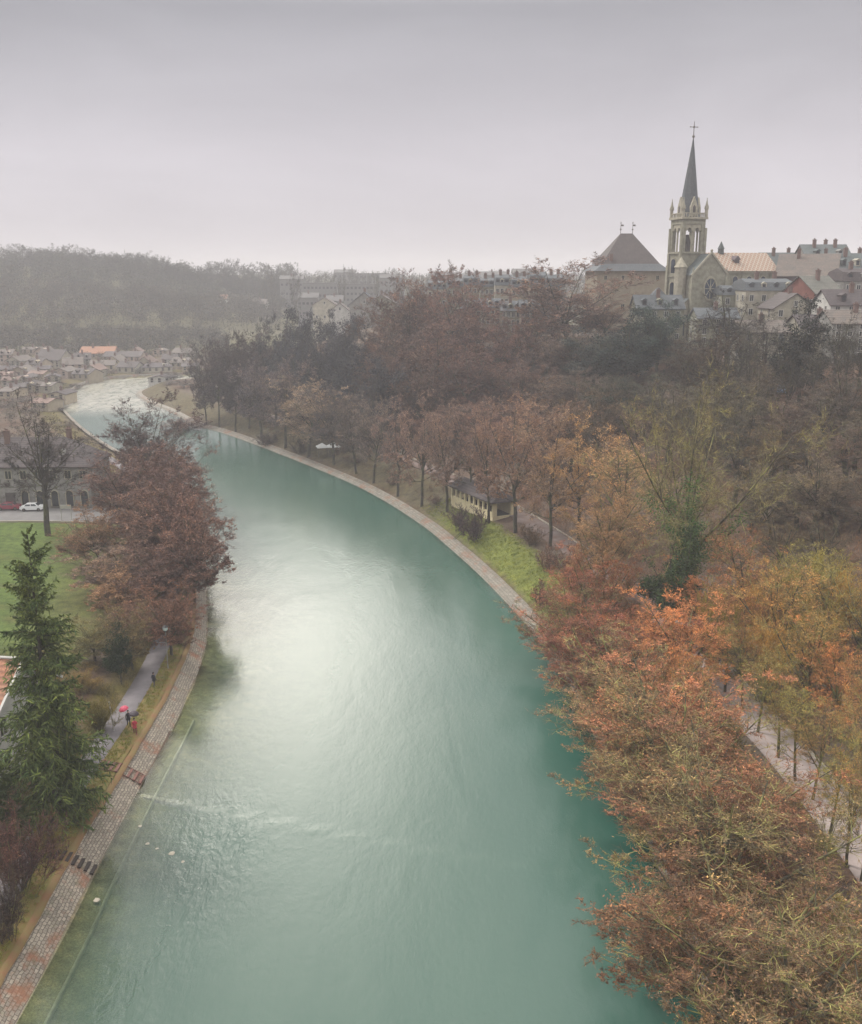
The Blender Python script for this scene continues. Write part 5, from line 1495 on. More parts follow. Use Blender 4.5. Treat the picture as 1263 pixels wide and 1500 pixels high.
# ---- the far town in the haze
g = "hazy blocks of the far town"
M_farw = simple('weathered_grey_render', (0.17, 0.165, 0.155), 0.9, 0.2, 0.6)
M_farr = roof_mat('weathered_grey_roof', (0.12, .11, .105), (.15, .14, .13))
far = [(525, 690, 58, 408, 412, 'flat', "long pale slab block with storey bands in the far town", M_gryw, 6, 10), (470, 720, 50, 405, 410, 'flat', "wide low pale block at the left of the far town", M_gryw, 4, 9), (452, 640, 30, 424, 431, 'x', "pale house below the wide low block of the far town", M_gryw, 3, 5),
       (490, 610, 26, 428, 436, 'x', "grey-white house in front of the long slab block", M_gryw, 3, 5), (428, 760, 34, 399, 404, 'x', "faint house left of the far town's blocks", M_cream, 3, 5), (575, 760, 36, 397, 402, 'x', "faint block right of the slab block on the skyline", M_gryw, 4, 6),
       (545, 900, 50, 393, 396, 'flat', "very faint wide block on the misty skyline", M_gryw, 4, 8), (505, 950, 30, 390, 394, 'x', "very faint roof on the misty skyline left of the wide block", M_gryw, 3, 5), (720, 700, 50, 393, 398, 'x', "faint wide roof above the terrace row", M_gryw, 3, 7),
       (770, 640, 40, 389, 395, 'x', "faint roof above the terrace row beside the spreading tree", M_gryw, 3, 6), (690, 640, 34, 397, 402, 'x', "faint roof behind the tall brown trees' right shoulder", M_cream, 3, 5), (655, 760, 30, 394, 398, 'x', "faint roof above the tall brown trees", M_gryw, 3, 5)]
for px, d, wpx, rr, re, k, lb, wl, fl_, co in far:
    W = wpx / PXM(d, 35); rr += 5; re += 5
    house(px, d, W, 12, rr, re, lb, wall=M_farw, roof=M_farr, kind="flat" if k == 'flat' else "gable", floors=fl_, cols=co, chim=1 if k != 'flat' else 0, group=g, name="far_building", side_win=False, cat="building", ww=1.4, winm=M_shut)

# ---- the long house at the left edge with cars before it
lh = house(62, 178, 25, 13, 640, 684, "long two-storey stone house with steep dark hipped roof beside the road", wall=M_gryw, roof=M_tdrk, kind="hip", floors=0, cols=0, chim=2, name="long_house", yaw=math.radians(2))
lh.location.x -= 3.0
hL = ZAT(684, 178) - lh.location.z
for k in range(9):
    put_window(lh, -11.2 + k * 2.8, 0, hL - 2.3, 1.1, 1.5, mat=M_sand2)
    if k not in (3,): arch_window(lh, -11.2 + k * 2.8, 0, .4, 1.3, 3.0, glass=M_glass)
d = MB(); d.box(-3.7, -1.9, -.12, 0, 0, 3.1); d.build("door", M_shut, lh)
d = MB(); d.box(6.8, 7.4, 1.6, 3.2, hL + 1.9, hL + 3.0); d.build("dormer", M_white, [c for c in kids(lh) if c.name.startswith("roof")][0])

# ---- white-trimmed house at the lower left edge
x, y = -41.0, 79.0; g0 = hz(x, y)
ch = empty("gabled_house", (x, y, g0), math.radians(-8)); tag(ch, "white house with pinkish tiled roof and white verge boards at the left edge", "house")
zr = ZAT(940, 84) - g0; ze = zr - 3.6
wb = MB(); wb.box(-6, 3.6, -4, 6, -2, ze); wb.quad([(3.6, -4, ze), (3.6, 6, ze), (3.6, 1, zr - .1)]); wb.quad([(-6, -4, ze), (-6, 6, ze), (-6, 1, zr - .1)]); wb.build("wall", M_white, ch)
rb = MB()
for s, ya in ((-1, -4.9), (1, 6.9)):
    rb.quad([(-7, ya, ze - .55), (4.6, ya, ze - .55), (4.6, 1, zr), (-7, 1, zr)]); rb.quad([(-7, ya, ze - .35), (4.6, ya, ze - .35), (4.6, 1, zr + .2), (-7, 1, zr + .2)])
rb.build("roof", M_torg, ch)
vb = MB()
for ya in (-4.9, 6.9): vb.bar((4.68, ya, ze - .45), (4.68, 1, zr + .12), .17, 4)
vb.bar((-7, 1, zr + .25), (4.7, 1, zr + .25), .14, 6); vb.bar((-7, -4.95, ze - .45), (4.7, -4.95, ze - .45), .13, 6)
vb.build("verge_board", M_wfr, ch)
bl = MB(); bl.box(-4.5, 3.4, -5.9, -4.003, ze - 4.0, ze - 3.75)
for i in range(17): bl.box(-4.45 + i * .48, -4.39 + i * .48, -5.88, -5.82, ze - 3.75, ze - 2.8)
bl.box(-4.5, 3.4, -5.9, -5.8, ze - 2.8, ze - 2.7); bl.build("balcony", M_wfr, ch)
for f in range(3):
    for xx in (-4.4, -1.6, 1.6): put_window(ch, xx, -4, ze - 2.4 - f * 3.2, 1.0, 1.5, mat=M_wfr)
    for yy in (-1.5, 3): put_window(ch, 3.6, yy, ze - 2.4 - f * 3.2, 1.0, 1.5, PI / 2, mat=M_wfr)

# ---- riverside pavilion
A = Vector((*G(722, 758, 4.1)[:2], 0)); B = Vector((*G(661, 731, 4.1)[:2], 0))
ln = (B - A).length; yaw = math.atan2((B - A).y, (B - A).x) - PI / 2
gz_ = 4.0
pv_ = empty("pavilion", (A.x, A.y, gz_), yaw); tag(pv_, "long cream pavilion with open window bays and dark roof on the right bank", "pavilion")
Wp = 4.2; hp = 2.6; M_pav = simple('yellowish_cream_paint', (.78, .66, .42), .8, .15, 1.5)
b = MB(); b.box(0, Wp, 0, ln, -2.5, .15); b.box(0, .2, .4, ln, .15, .95); b.box(Wp - .2, Wp, .4, ln, .15, hp); b.box(0, Wp, ln - .2, ln, .95, hp); b.build("parapet_wall", M_pav, pv_)
nb = 9
for i in range(nb + 1):
    q = MB(); yy = .1 + i * (ln - .4) / nb; q.box(-.06, .26, yy - .24, yy + .24, .15, hp); q.build("post", M_pav, pv_)
q = MB(); q.box(Wp - .5, Wp + .05, -.05, .3, .15, hp); q.box(-.06, .8, -.06, .3, .15, hp); q.build("gable_pier", M_pav, pv_)
q = MB(); q.box(-.1, Wp + .1, -.1, .34, hp + .003, hp + .35); q.box(-.1, .3, .34, ln, hp + .003, hp + .35); q.box(Wp - .3, Wp + .1, .34, ln, hp + .003, hp + .35); q.build("lintel", M_pav, pv_)
rb = MB(); rz_ = hp + 2.0; m_ = Wp / 2
for s in (-1, 1):
    xa = m_ + s * (m_ + .7); rb.quad([(xa, -.7, hp + .3), (xa, ln + .5, hp + .3), (m_, ln - 1.2, rz_), (m_, .6, rz_)]); rb.quad([(xa, -.7, hp + .15), (xa, ln + .5, hp + .15), (xa, ln + .5, hp + .3), (xa, -.7, hp + .3)])
for yy, yr in ((-.7, .6), (ln + .5, ln - 1.2)):
    rb.quad([(-.7, yy, hp + .3), (Wp + .7, yy, hp + .3), (m_, yr, rz_)]); rb.quad([(-.7, yy, hp + .15), (Wp + .7, yy, hp + .15), (Wp + .7, yy, hp + .3), (-.7, yy, hp + .3)])
rb.build("roof", M_tdrk, pv_)
fl = MB(); fl.box(.25, Wp - .25, .35, ln - .25, .15, .2); fl.box(1.2, 1.7, 2, ln - 2, .2, .65); fl.build("bench", M_shut, pv_)

# white canopy under the trees
x, y = XY(481, 238, 4); z0 = hz(x, y)
cn = empty("canopy", (x, y, z0), .3); tag(cn, "white peaked canopy under the trees on the far right bank", "canopy")
c = MB(); c.prism([(-2.9, -1.6), (2.9, -1.6), (2.9, 1.6), (-2.9, 1.6)], 2.2, 2.35); c.prism([(-2.9, -1.6), (-.2, -1.6), (-.2, 1.6), (-2.9, 1.6)], 2.353, 3.3, 0, [(-1.6, -.05), (-1.5, -.05), (-1.5, .05), (-1.6, .05)])
c.prism([(-.1, -1.6), (2.9, -1.6), (2.9, 1.6), (-.1, 1.6)], 2.353, 3.3, 0, [(1.4, -.05), (1.5, -.05), (1.5, .05), (1.4, .05)]); c.build("cover", simple("white_canvas", (.8, .8, .78), .7, .08), cn)
for sx in (-2.8, 0, 2.8):
    for sy in (-1.5, 1.5): q = MB(); q.bar((sx, sy, -.4), (sx, sy, 2.2), .04, 6); q.build("pole", M_iron, cn)
# ------------------------------------------------------------------ people
M_skin = simple("skin", (0.45, 0.27, 0.20), 0.6, 0.1, 4)


def person(x, y, rz, coat, trousers, hair, label, arm_up=False, hood=False, walk=0.16, bare=False):
    """one continuous skinned figure, standing or in mid-stride"""
    z = hz(x, y)
    z = 1.77 if abs(seg_dist(np.array([[x, y]]), LEFT, 1.0)[0] - 5.1) < 1.2 else z
    root = empty("person", (x, y, z), rz)
    tag(root, label, "person")
    V, E, R = [], [], []
    def add(p, r, parent=None):
        V.append(p); R.append(r)
        if parent is not None: E.append((parent, len(V) - 1))
        return len(V) - 1
    pel = add((0, 0, .95), .135); wa = add((0, .01, 1.10), .12, pel); ch = add((0, 0, 1.32), .145, wa); nk0 = add((0, 0, 1.46), .07, ch)
    nk = add((0, -.01, 1.53), .052, nk0); hd0 = add((0, -.015, 1.60), .075, nk); hd = add((0, -.01, 1.68), .092, hd0); tp = add((0, 0, 1.76), .06, hd)
    add((0, -.105, 1.645), .014, hd0)
    for s in (-1, 1):
        hp = add((s * .09, 0, .90), .095, pel); kn = add((s * .095, -s * walk * .7 - .02, .50), .062, hp); an = add((s * .095, -s * walk + .03, .10), .042, kn); add((s * .1, -s * walk - .13, .04), .035, an)
        sh = add((s * .18, 0, 1.40), .068, ch)
        if arm_up and s == 1:
            el = add((s * .25, -.10, 1.18), .048, sh); wr = add((s * .16, -.27, 1.34), .03, el)
        else:
            el = add((s * .25, .04, 1.13), .046, sh); wr = add((s * .25, -.06, .90), .03, el)
        up = arm_up and s == 1
        dz = .07 if up else -.07
        pm = add((V[wr][0], V[wr][1] - .01, V[wr][2] + dz), .034, wr)
        for k in range(4):
            fx = V[pm][0] + (k - 1.5) * .018
            a = add((fx, V[pm][1] - .018, V[pm][2] + dz * .5), .009, pm)
            add((fx, V[pm][1] - .028 if not up else V[pm][1] + .02, V[pm][2] + dz * (.9 + (.15 if k in (1, 2) else 0)) * (1 if not up else .6)), .008, a)
        add((V[pm][0] - s * .035, V[pm][1] - .035, V[pm][2] + dz * .2), .010, pm)
    me = bpy.data.meshes.new("body"); me.from_pydata(V, E, []); me.update()
    o = link("body", me, root)
    sk = o.modifiers.new("Skin", 'SKIN'); sb = o.modifiers.new("Sub", 'SUBSURF'); sb.levels = 1; sb.render_levels = 1
    for v, r in zip(me.skin_vertices[0].data, R): v.radius = (r, r)
    me.skin_vertices[0].data[0].use_root = True
    m, nt, b = new_mat("body_" + label[:8])
    tc = nt.nodes.new("ShaderNodeTexCoord").outputs["Object"]; s = nt.nodes.new("ShaderNodeSeparateXYZ"); nt.links.new(tc, s.inputs[0])
    c = mixc(nt, math_n(nt, 'GREATER_THAN', s.outputs[2], .90), trousers, coat)
    c = mixc(nt, math_n(nt, 'GREATER_THAN', s.outputs[2], 1.50), c, (0.45, 0.27, 0.20))
    c = mixc(nt, math_n(nt, 'GREATER_THAN', math_n(nt, 'ADD', s.outputs[2], math_n(nt, 'MULTIPLY', s.outputs[1], .7)), 1.70), c, hair)
    nt.links.new(c, b.inputs["Base Color"]); b.inputs["Roughness"].default_value = .8
    me.materials.append(m)
    # coat, open hem at thigh level
    cb = MB(); rings = [(.74, .20, .15), (.95, .185, .145), (1.12, .165, .13), (1.32, .205, .14), (1.44, .17, .11), (1.50, .075, .075)]
    n = 14; P = [[(a * math.cos(2 * PI * i / n), .005 + b_ * math.sin(2 * PI * i / n), z_) for i in range(n)] for z_, a, b_ in rings]
    for k in range(len(P) - 1):
        for i in range(n):
            j = (i + 1) % n; cb.quad([P[k][i], P[k][j], P[k + 1][j], P[k + 1][i]])
    cb.build("coat", simple("coat_" + label[:6], coat, .85, .2, 6), root)
    hb_ = MB(); hb_.ball((0, .03, 1.70), .105, 10, 7); hb_.build("hair", simple("hair_" + label[:6], hair, .8, .2, 8), root)
    return root


def umbrella(x, y, z, rz, tilt, col, label, r=.55):
    root = empty("umbrella", (x, y, z), rz); root.rotation_euler = (tilt[0], tilt[1], rz)
    tag(root, label, "umbrella")
    c = MB(); n = 8; prof = [(0.0, .98), (.5, .90), (.85, .76), (1.0, .62)]
    for k in range(3):
        for i in range(n):
            a0, a1 = 2 * PI * i / n, 2 * PI * (i + 1) / n
            (r0, z0), (r1, z1) = prof[k], prof[k + 1]
            p = [(r * r0 * math.cos(a0), r * r0 * math.sin(a0), z0), (r * r1 * math.cos(a0), r * r1 * math.sin(a0), z1), (r * r1 * math.cos(a1), r * r1 * math.sin(a1), z1), (r * r0 * math.cos(a1), r * r0 * math.sin(a1), z0)]
            c.quad(p if r0 else [p[0], p[1], p[2]])
    c.build("canopy", simple("canopy_" + label[:8], col, .5, .12, 3, spec=.5), root)
    s = MB(); s.bar((0, 0, 0), (0, 0, 1.04), .012, 6); s.bar((0, 0, 0), (.05, 0, -.05), .016, 6); s.build("shaft", M_iron, root)
    rb = MB()
    for i in range(n): a = 2 * PI * i / n; rb.bar((0, 0, .93), (r * .98 * math.cos(a), r * .98 * math.sin(a), .62), .006, 3)
    rb.build("ribs", M_iron, root)
    return root


px_ = lambda px, py, z: G(px, py, z)[:2]
xa, ya = px_(189, 1062, 1.77); xb, yb = px_(198, 1071, 1.77); xc, yc = px_(226, 1004, 1.77)
person(xa, ya, .5, (.02, .02, .025), (.02, .02, .025), (.03, .02, .015), "walker in dark clothes under the pink umbrella on the left bank path", arm_up=True)
umbrella(xa - .12, ya - .20, 1.77 + 1.30, .3, (.12, -.30), (.52, .05, .10), "bright pink umbrella held by the left walker of the pair", r=.50)
person(xb, yb, .4, (.60, .06, .09), (.16, .03, .04), (.03, .02, .015), "walker in a red coat on the left bank path, right one of the pair", arm_up=True)
umbrella(xb + .02, yb - .16, 1.77 + 1.30, .2, (.05, .08), (.035, .02, .03), "black umbrella with red rim held above the red coat", r=.52)
person(xc, yc, 2.8, (.03, .03, .04), (.06, .06, .08), (.03, .02, .015), "lone walker in dark clothes further along the left bank path")

# ------------------------------------------------------------------ lamps, posts, steps
def lamp(x, y, label, h=4.6, globe=True):
    z = hz(x, y); root = empty("street_lamp", (x, y, z)); tag(root, label, "street lamp")
    p = MB(); p.cone(0, 0, -.4, .5, .11, .08, 10); p.cone(0, 0, .503, h, .06, .045, 8); p.build("pole", M_gryw, root)
    c = MB(); c.cone(0, 0, h + .003, h + .15, .12, .16, 10); c.cone(0, 0, h + .62, h + .8, .38, .08, 12); c.build("cap", M_iron, root)
    g_ = MB(); g_.ball((0, 0, h + .40), .30, 12, 8); g_.build("globe", simple("opal_glass", (.62, .72, .70), .25, .05, 3, spec=.6), root)
    return root


x, y = px_(246, 975, 1.9); lamp(x, y, "pale globe lamp among the russet twigs beside the left path")
x, y = px_(176, 1068, 1.9); x -= .6
pr_ = empty("post", (x, y, 1.6)); tag(pr_, "slim pale wooden post at the path's edge beside the pair of walkers", "post")
q = MB(); q.bar((0, 0, -.3), (-.25, 0, 3.1), .07, 8); q.build("pole", M_wfr, pr_); q = MB(); q.bar((-.25, 0, 3.1), (-.27, 0, 3.25), .1, 8); q.build("cap", M_gryw, pr_)
x, y = XY(98, 168, 3); pz = hz(x, y); sg = empty("road_sign", (x, y, pz)); tag(sg, "twin-legged white notice frame on the road's edge by the meadow", "sign")
for s in (-.9, .9): q = MB(); q.bar((s, 0, -.3), (s, 0, 3.0), .06, 6); q.build("leg", M_wfr, sg)
q = MB(); q.box(-1.0, 1.0, -.04, .04, 2.4, 3.1); q.build("board", M_wfr, sg)

M_tread = simple("tarred_timber", (0.045, 0.035, 0.03), .8, .3, 3)


def bank_steps(ysel, label, mat, n=9, w=1.2, d0=0.2, d1=3.9, z0=.25, z1=1.95, bank=LEFT, sg=1, name="bank_steps"):
    i = int(np.argmin(np.abs(bank[:, 1] - ysel))); p = bank[i]; nn = normals(bank)[i] * sg
    root = empty(name, (p[0], p[1], 0), math.atan2(nn[1], nn[0])); tag(root, label, "steps")
    for k in range(n):
        t = k / (n - 1); d = d0 + (d1 - d0) * t; zz = float(np.interp(d, [0, 2.15, 3.9], [0.0, 1.33, 1.75])) + .16
        q = MB(); q.box(d - .13, d + .13, -w / 2, w / 2, zz - .10, zz); q.box(d - .09, d + .09, -w / 2 + .1, -w / 2 + .2, zz - .5, zz - .103); q.box(d - .09, d + .09, w / 2 - .2, w / 2 - .1, zz - .5, zz - .103)
        q.build("tread", mat, root)
    for s in (() if mat is M_tread else (-1, 1)):
        q = MB(); q.bar((d0 - .1, s * w / 2, .2), (2.15, s * w / 2, 1.45), .05, 4); q.bar((2.15, s * w / 2, 1.45), (d1, s * w / 2, 1.82), .05, 4); q.build("stringer", mat, root)


bank_steps(66.8, "dark timber steps crossing the stone bank nearest the camera", M_tread)
bank_steps(80.6, "reddish stone steps with scattered leaves further up the left bank", simple("red_stone_step", (.20, .10, .08), .9, .4, 3), n=8, w=1.5)
i = int(np.argmin(np.abs(RIGHT[:, 1] - 163))); p = RIGHT[i]; nn = -normals(RIGHT)[i]
ld_ = empty("bank_ladder", (p[0], p[1], 0), math.atan2(nn[1], nn[0])); tag(ld_, "dark iron ladder and rail down the right bank below the pavilion", "ladder")
for s in (-.35, .35): q = MB(); q.bar((-.25, s, -.5), (2.8, s, 2.0), .05, 5); q.bar((2.8, s, 2.0), (2.8, s, 1.0), .05, 5); q.build("rail", M_iron, ld_)
for k in range(8): q = MB(); t = k / 7; q.bar((-.2 + 2.9 * t, -.35, -.45 + 2.35 * t), (-.2 + 2.9 * t, .35, -.45 + 2.35 * t), .035, 5); q.build("rung", M_iron, ld_)

# the low sill in the water that throws the wake
sl = MB()
for k in range(22):
    x0 = -26.6 + k * .62; yy = 78.8 - .33 * (x0 + 26.5) + random.uniform(-.1, .1); z_ = -.10 - .012 * k
    sl.prism([(x0, yy - .25), (x0 + .56, yy - .40), (x0 + .56, yy + .1), (x0, yy + .25)], -1.6, z_)
tag(sl.build("stone_sill", M_kerbst), "row of pale stones just under the water slanting out from the left bank", "stone sill")

# stones showing in the shallows
for k, (px, py, r) in enumerate([(216, 1236, .22), (230, 1243, .18), (252, 1250, .30), (268, 1262, .2), (142, 1318, .3), (105, 1335, .2), (205, 1210, .2)]):
    x, y = px_(px, py, 0); bm = bmesh.new(); bmesh.ops.create_icosphere(bm, subdivisions=2, radius=r)
    for v in bm.verts: v.co *= random.uniform(.8, 1.15); v.co.z *= .55
    me = bpy.data.meshes.new("stone"); bm.to_mesh(me); bm.free(); me.materials.append(M_kerbst)
    o = link("river_stone", me); o.location = (x, y, -.06)
    tag(o, ["pale stone breaking the surface left of the ripples", "smaller pale stone just right of another in the shallows", "largest wet stone near the start of the ripples", "wet stone furthest out in the shallows", "flat stone in the water just below the timber steps", "stone lying on the paved bank's lower edge", "stone near the submerged sill's foot"][k], "stone", "stones in the left shallows")


# ------------------------------------------------------------------ cars
def car(x, y, z, rz, paint, label):
    root = empty("parked_car", (x, y, z), rz); tag(root, label, "car")
    prof = [(-2.1, .45), (-2.12, .75), (-1.95, .92), (-1.5, .98), (-.95, 1.42), (.75, 1.45), (1.35, 1.02), (1.95, .95), (2.12, .72), (2.1, .4), (1.75, .3), (-1.75, .3)]
    b = MB(); W = .86
    def inset(z_): return W if z_ < .95 else W - (z_ - .95) * .42
    L = [(a, -inset(z_), z_) for a, z_ in prof]; R_ = [(a, inset(z_), z_) for a, z_ in prof]
    n = len(prof)
    for i in range(n): b.quad([L[i], L[(i + 1) % n], R_[(i + 1) % n], R_[i]])
    b.quad(list(reversed(L))); b.quad(R_)
    m, nt, bs = new_mat("paint"); bs.inputs["Base Color"].default_value = (*paint, 1); bs.inputs["Roughness"].default_value = .25; bs.inputs["Coat Weight"].default_value = .5
    bo = b.build("body", m, root)
    for s in (-1, 1):
        q = MB(); f = lambda a, z_: (a, s * (inset(z_) + .012), z_)
        q.quad([f(-1.25, 1.04), f(-.15, 1.04), f(-.15, 1.36), f(-.88, 1.36)]); q.quad([f(-.05, 1.04), f(1.05, 1.04), f(.68, 1.38), f(-.05, 1.38)]); q.build("side_window", M_glass, root)
        for wx_ in (-1.32, 1.32):
            t = MB(); t.bar((wx_, s * .68, .32), (wx_, s * .885, .32), .32, 16); to = t.build("wheel", M_iron, root)
            t = MB(); t.bar((wx_, s * .886, .32), (wx_, s * .90, .32), .19, 10); t.build("rim", M_gilt, to)
        q = MB(); q.box(2.06, 2.14, s * .66 - .16, s * .66 + .16, .62, .78); q.build("headlight", M_wfr, root)
        q = MB(); q.box(-2.15, -2.07, s * .68 - .13, s * .68 + .13, .68, .84); q.build("tail_light", M_redw, root)
    q = MB(); q.quad([(.80, -.62, 1.435), (.80, .62, 1.435), (1.33, .78, 1.05), (1.33, -.78, 1.05)]); q.build("windscreen", M_glass, root)
    q = MB(); q.quad([(-1.0, -.62, 1.40), (-1.0, .62, 1.40), (-1.5, .78, 1.01), (-1.5, -.78, 1.01)]); q.build("rear_window", M_glass, root)
    return root


x, y = XY(48, 175.5, 3); car(x, y, hz(x, y) + .14, .1, (.75, .75, .74), "white car parked before the long house, right of the red one")
x, y = XY(14, 176, 3); car(x, y, hz(x, y) + .14, .1, (.25, .04, .06), "dark red car parked before the long house at the left edge")
x, y = XY(1147, 185, 27); car(x, y, hz(x, y) + .05, 1.2, (.30, .42, .62), "pale blue car parked on the old town street among bare trees")
x, y = XY(1168, 190, 27); car(x, y, hz(x, y) + .05, 1.2, (.55, .56, .55), "silver car parked behind the blue one among bare trees")

# ------------------------------------------------------------------ far woods
rng = np.random.default_rng(99)
HC = (0.060, 0.066, 0.048)
g = "trees of the wood along the hilltop"
k = 0
top_px = [(-30, 372), (0, 384), (30, 378), (70, 366), (110, 368), (150, 372), (190, 371), (220, 372), (250, 384), (290, 388), (320, 380), (350, 382), (380, 388), (430, 380), (450, 390), (500, 390), (540, 392), (600, 398)]
for px in np.arange(-25, 440, 8.5):
    d = 840 + rng.uniform(-25, 60); tp = float(np.interp(px, [a for a, _ in top_px], [b_ for _, b_ in top_px])) + rng.uniform(-3, 7)
    tree("far_round" if k % 3 else "far_tall", float(px), d, tp, rng.uniform(22, 34), HC, "hazy olive tree in the skyline of the wooded hilltop", g, name="hilltop_tree"); k += 1
for px in np.arange(-20, 430, 11):
    d = 790 + rng.uniform(-15, 15); x, y = XY(float(px), d, 45)
    tree("far_tall" if k % 3 else "far_round", 0, 0, 0, 0, HC, "hazy olive tree below the skyline of the wooded hilltop", g, name="hilltop_tree", xy=(x, y), hw=(rng.uniform(15, 22), rng.uniform(13, 18))); k += 1
for px, tp in ((185, 366), (273, 383), (205, 370), (505, 388), (517, 390)):
    tree("far_spruce", px, 850, tp, 10, (.05, .06, .05), {185: "pointed hazy conifer on the hilltop wood, left of the pair", 273: "single dark conifer spike on the skyline gap", 205: "broader hazy conifer on the hilltop wood", 505: "slim dark conifer on the misty town skyline", 517: "second slim conifer right beside it on the misty skyline"}[px], name="conifer")
g = "bare trees in rows on the hillside"
for px in np.arange(-10, 420, 12):
    d = 655 + rng.uniform(-10, 35); x, y = XY(float(px), d, 20)
    tree("far_tall", 0, 0, 0, 0, (.10, .095, .075), "bare tree in the hazy row between the two hillside fields", g, name="hillside_tree", xy=(x, y), hw=(rng.uniform(12, 17), rng.uniform(8, 12)))
for px in np.arange(-10, 300, 13):
    d = 555 + rng.uniform(-20, 15); x, y = XY(float(px), d, 9)
    tree("far_round", 0, 0, 0, 0, (.10, .09, .07), "low bare tree in the belt directly above the village", "bare trees above the village", name="village_tree", xy=(x, y), hw=(rng.uniform(7, 12), rng.uniform(8, 13)))
g = "trees between the village houses"
for px, d, tp, w, c in [(55, 400, 556, 44, (.11, .10, .085)), (82, 384, 560, 46, (.10, .095, .085)), (100, 372, 572, 34, (.11, .10, .09)), (255, 405, 545, 30, (.10, .09, .09)), (248, 385, 558, 34, (.09, .08, .085)), (270, 372, 556, 34, (.08, .08, .08)), (22, 440, 528, 24, (.08, .09, .08)), (92, 470, 512, 20, (.09, .09, .08)),
                        (130, 520, 503, 24, (.1, .09, .07)), (215, 520, 503, 26, (.1, .09, .07)), (250, 520, 500, 26, (.08, .08, .07)), (288, 480, 500, 30, (.08, .08, .07)), (165, 440, 540, 18, (.1, .09, .08)), (205, 436, 540, 16, (.1, .09, .08)), (30, 340, 590, 40, (.11, .09, .09)), (88, 330, 596, 36, (.10, .09, .085)), (70, 345, 590, 40, (.13, .10, .09)), (110, 318, 606, 34, (.13, .10, .09)), (45, 315, 606, 40, (.12, .09, .09)), (100, 290, 628, 34, (.12, .09, .085)), (70, 350, 580, 40, (.11, .10, .08)), (8, 325, 596, 40, (.12, .095, .09)), (96, 360, 580, 30, (.12, .1, .08)), (128, 262, 640, 30, (.12, .09, .08)), (108, 395, 563, 26, (.11, .1, .085)), (78, 404, 556, 30, (.11, .1, .085))]:
    tree("far_round", px, d, tp, w, c, "hazy bare tree standing between the houses of the village", g, name="village_tree")
g = "faint trees of the far town"
for px in list(np.arange(400, 660, 17)) + list(np.arange(672, 860, 17)):
    d = 640 + rng.uniform(-40, 160); tree("far_round", float(px), d, rng.uniform(392, 404), rng.uniform(16, 26), (.10, .10, .08), "faint tree among the hazy blocks of the far town", g, name="town_tree")


# ------------------------------------------------------------------ undergrowth and grass (uncountable)
def tufts(name, pts, hgt, wid, col, per=34, wd=.03, seed=3, up=.6, mat=None, leafy=0):
    rng = np.random.default_rng(seed)
    n = len(pts); i = np.repeat(np.arange(n), per); k = len(i)
    ph = rng.random(k) * 2 * PI; an = np.radians(rng.uniform(4, 58, k))
    D = np.stack([np.sin(an) * np.cos(ph), np.sin(an) * np.sin(ph), np.cos(an)], 1)
    S = pts[i] + np.stack([rng.normal(0, .25, k) * wid, rng.normal(0, .25, k) * wid, np.full(k, -.05)], 1)
    P = Br(S, D, hgt[i] * rng.uniform(.5, 1.1, k), np.full(k, wd), rng.normal(0, .12, (k, 3)))
    parts = [(*ribbons(rng, P, wd, 1), 0)]
    Q2 = sprout(rng, P, 4, .25, 1.0, 20, 60, lambda t: .42 * np.ones_like(t), .6, .1, .05, .8)
    parts.append((*tris(rng, Q2, wd * .8), 0))
    if leafy:
        j = rng.integers(0, k, leafy); parts.append((*leaves(rng, P.at(j, rng.random(leafy)), .05), 0))
    V, Qd, Tr, qm, tm = join(parts)
    me = np_mesh(name, V, Qd, Tr, [mat or M_leaf]); o = link(name, me); o.color = (*col, 1)
    return tag(o, kind="stuff")


def scatter(n, x0, x1, y0, y1, cond, seed):
    r = np.random.default_rng(seed); x = r.uniform(x0, x1, n); y = r.uniform(y0, y1, n)
    z, dl_, dr_, ins_, lef_ = height(x, y, True)
    k = cond(x, y, dl_, dr_, ins_, lef_)
    return np.stack([x, y, z], 1)[k], r


pts, r = scatter(2500, 14, 80, 40, 190, lambda x, y, dl, dr, i, l: (~i & ~l & (((dr > 3.0) & (dr < 11) & (y < 104)) | (dr > 17.2))), 5)
tufts("undergrowth", pts, r.uniform(.6, 2.2, len(pts)), 2.2, (.20, .11, .07), per=26, wd=.035, leafy=60000)
pts, r = scatter(1100, -60, 90, 150, 330, lambda x, y, dl, dr, i, l: (~i & ~l & (dr > 16.8) & (dr < 88)), 6)
tufts("slope_undergrowth", pts, r.uniform(.8, 2.2, len(pts)), 3.0, (.19, .13, .10), per=18, wd=.07, seed=4)
pts, r = scatter(1500, -60, 40, 125, 320, lambda x, y, dl, dr, i, l: (~i & ~l & (dr > 5.5) & (dr < 11.5) & ((y > 182) | (dr > 8.5) & (y < 160) & (y > 118))), 8)
tufts("lane_undergrowth", pts, r.uniform(.5, 1.5, len(pts)), 1.8, (.16, .105, .08), per=22, wd=.05, seed=5)
pts, r = scatter(1600, -75, -27, 45, 135, lambda x, y, dl, dr, i, l: (l & (dl > 6.6) & (dl < 24) & ((y < 104) | (dl < 13))), 9)
tufts("left_undergrowth", pts, r.uniform(.5, 1.7, len(pts)), 1.6, (.15, .12, .055), per=26, wd=.035, seed=6, leafy=20000)
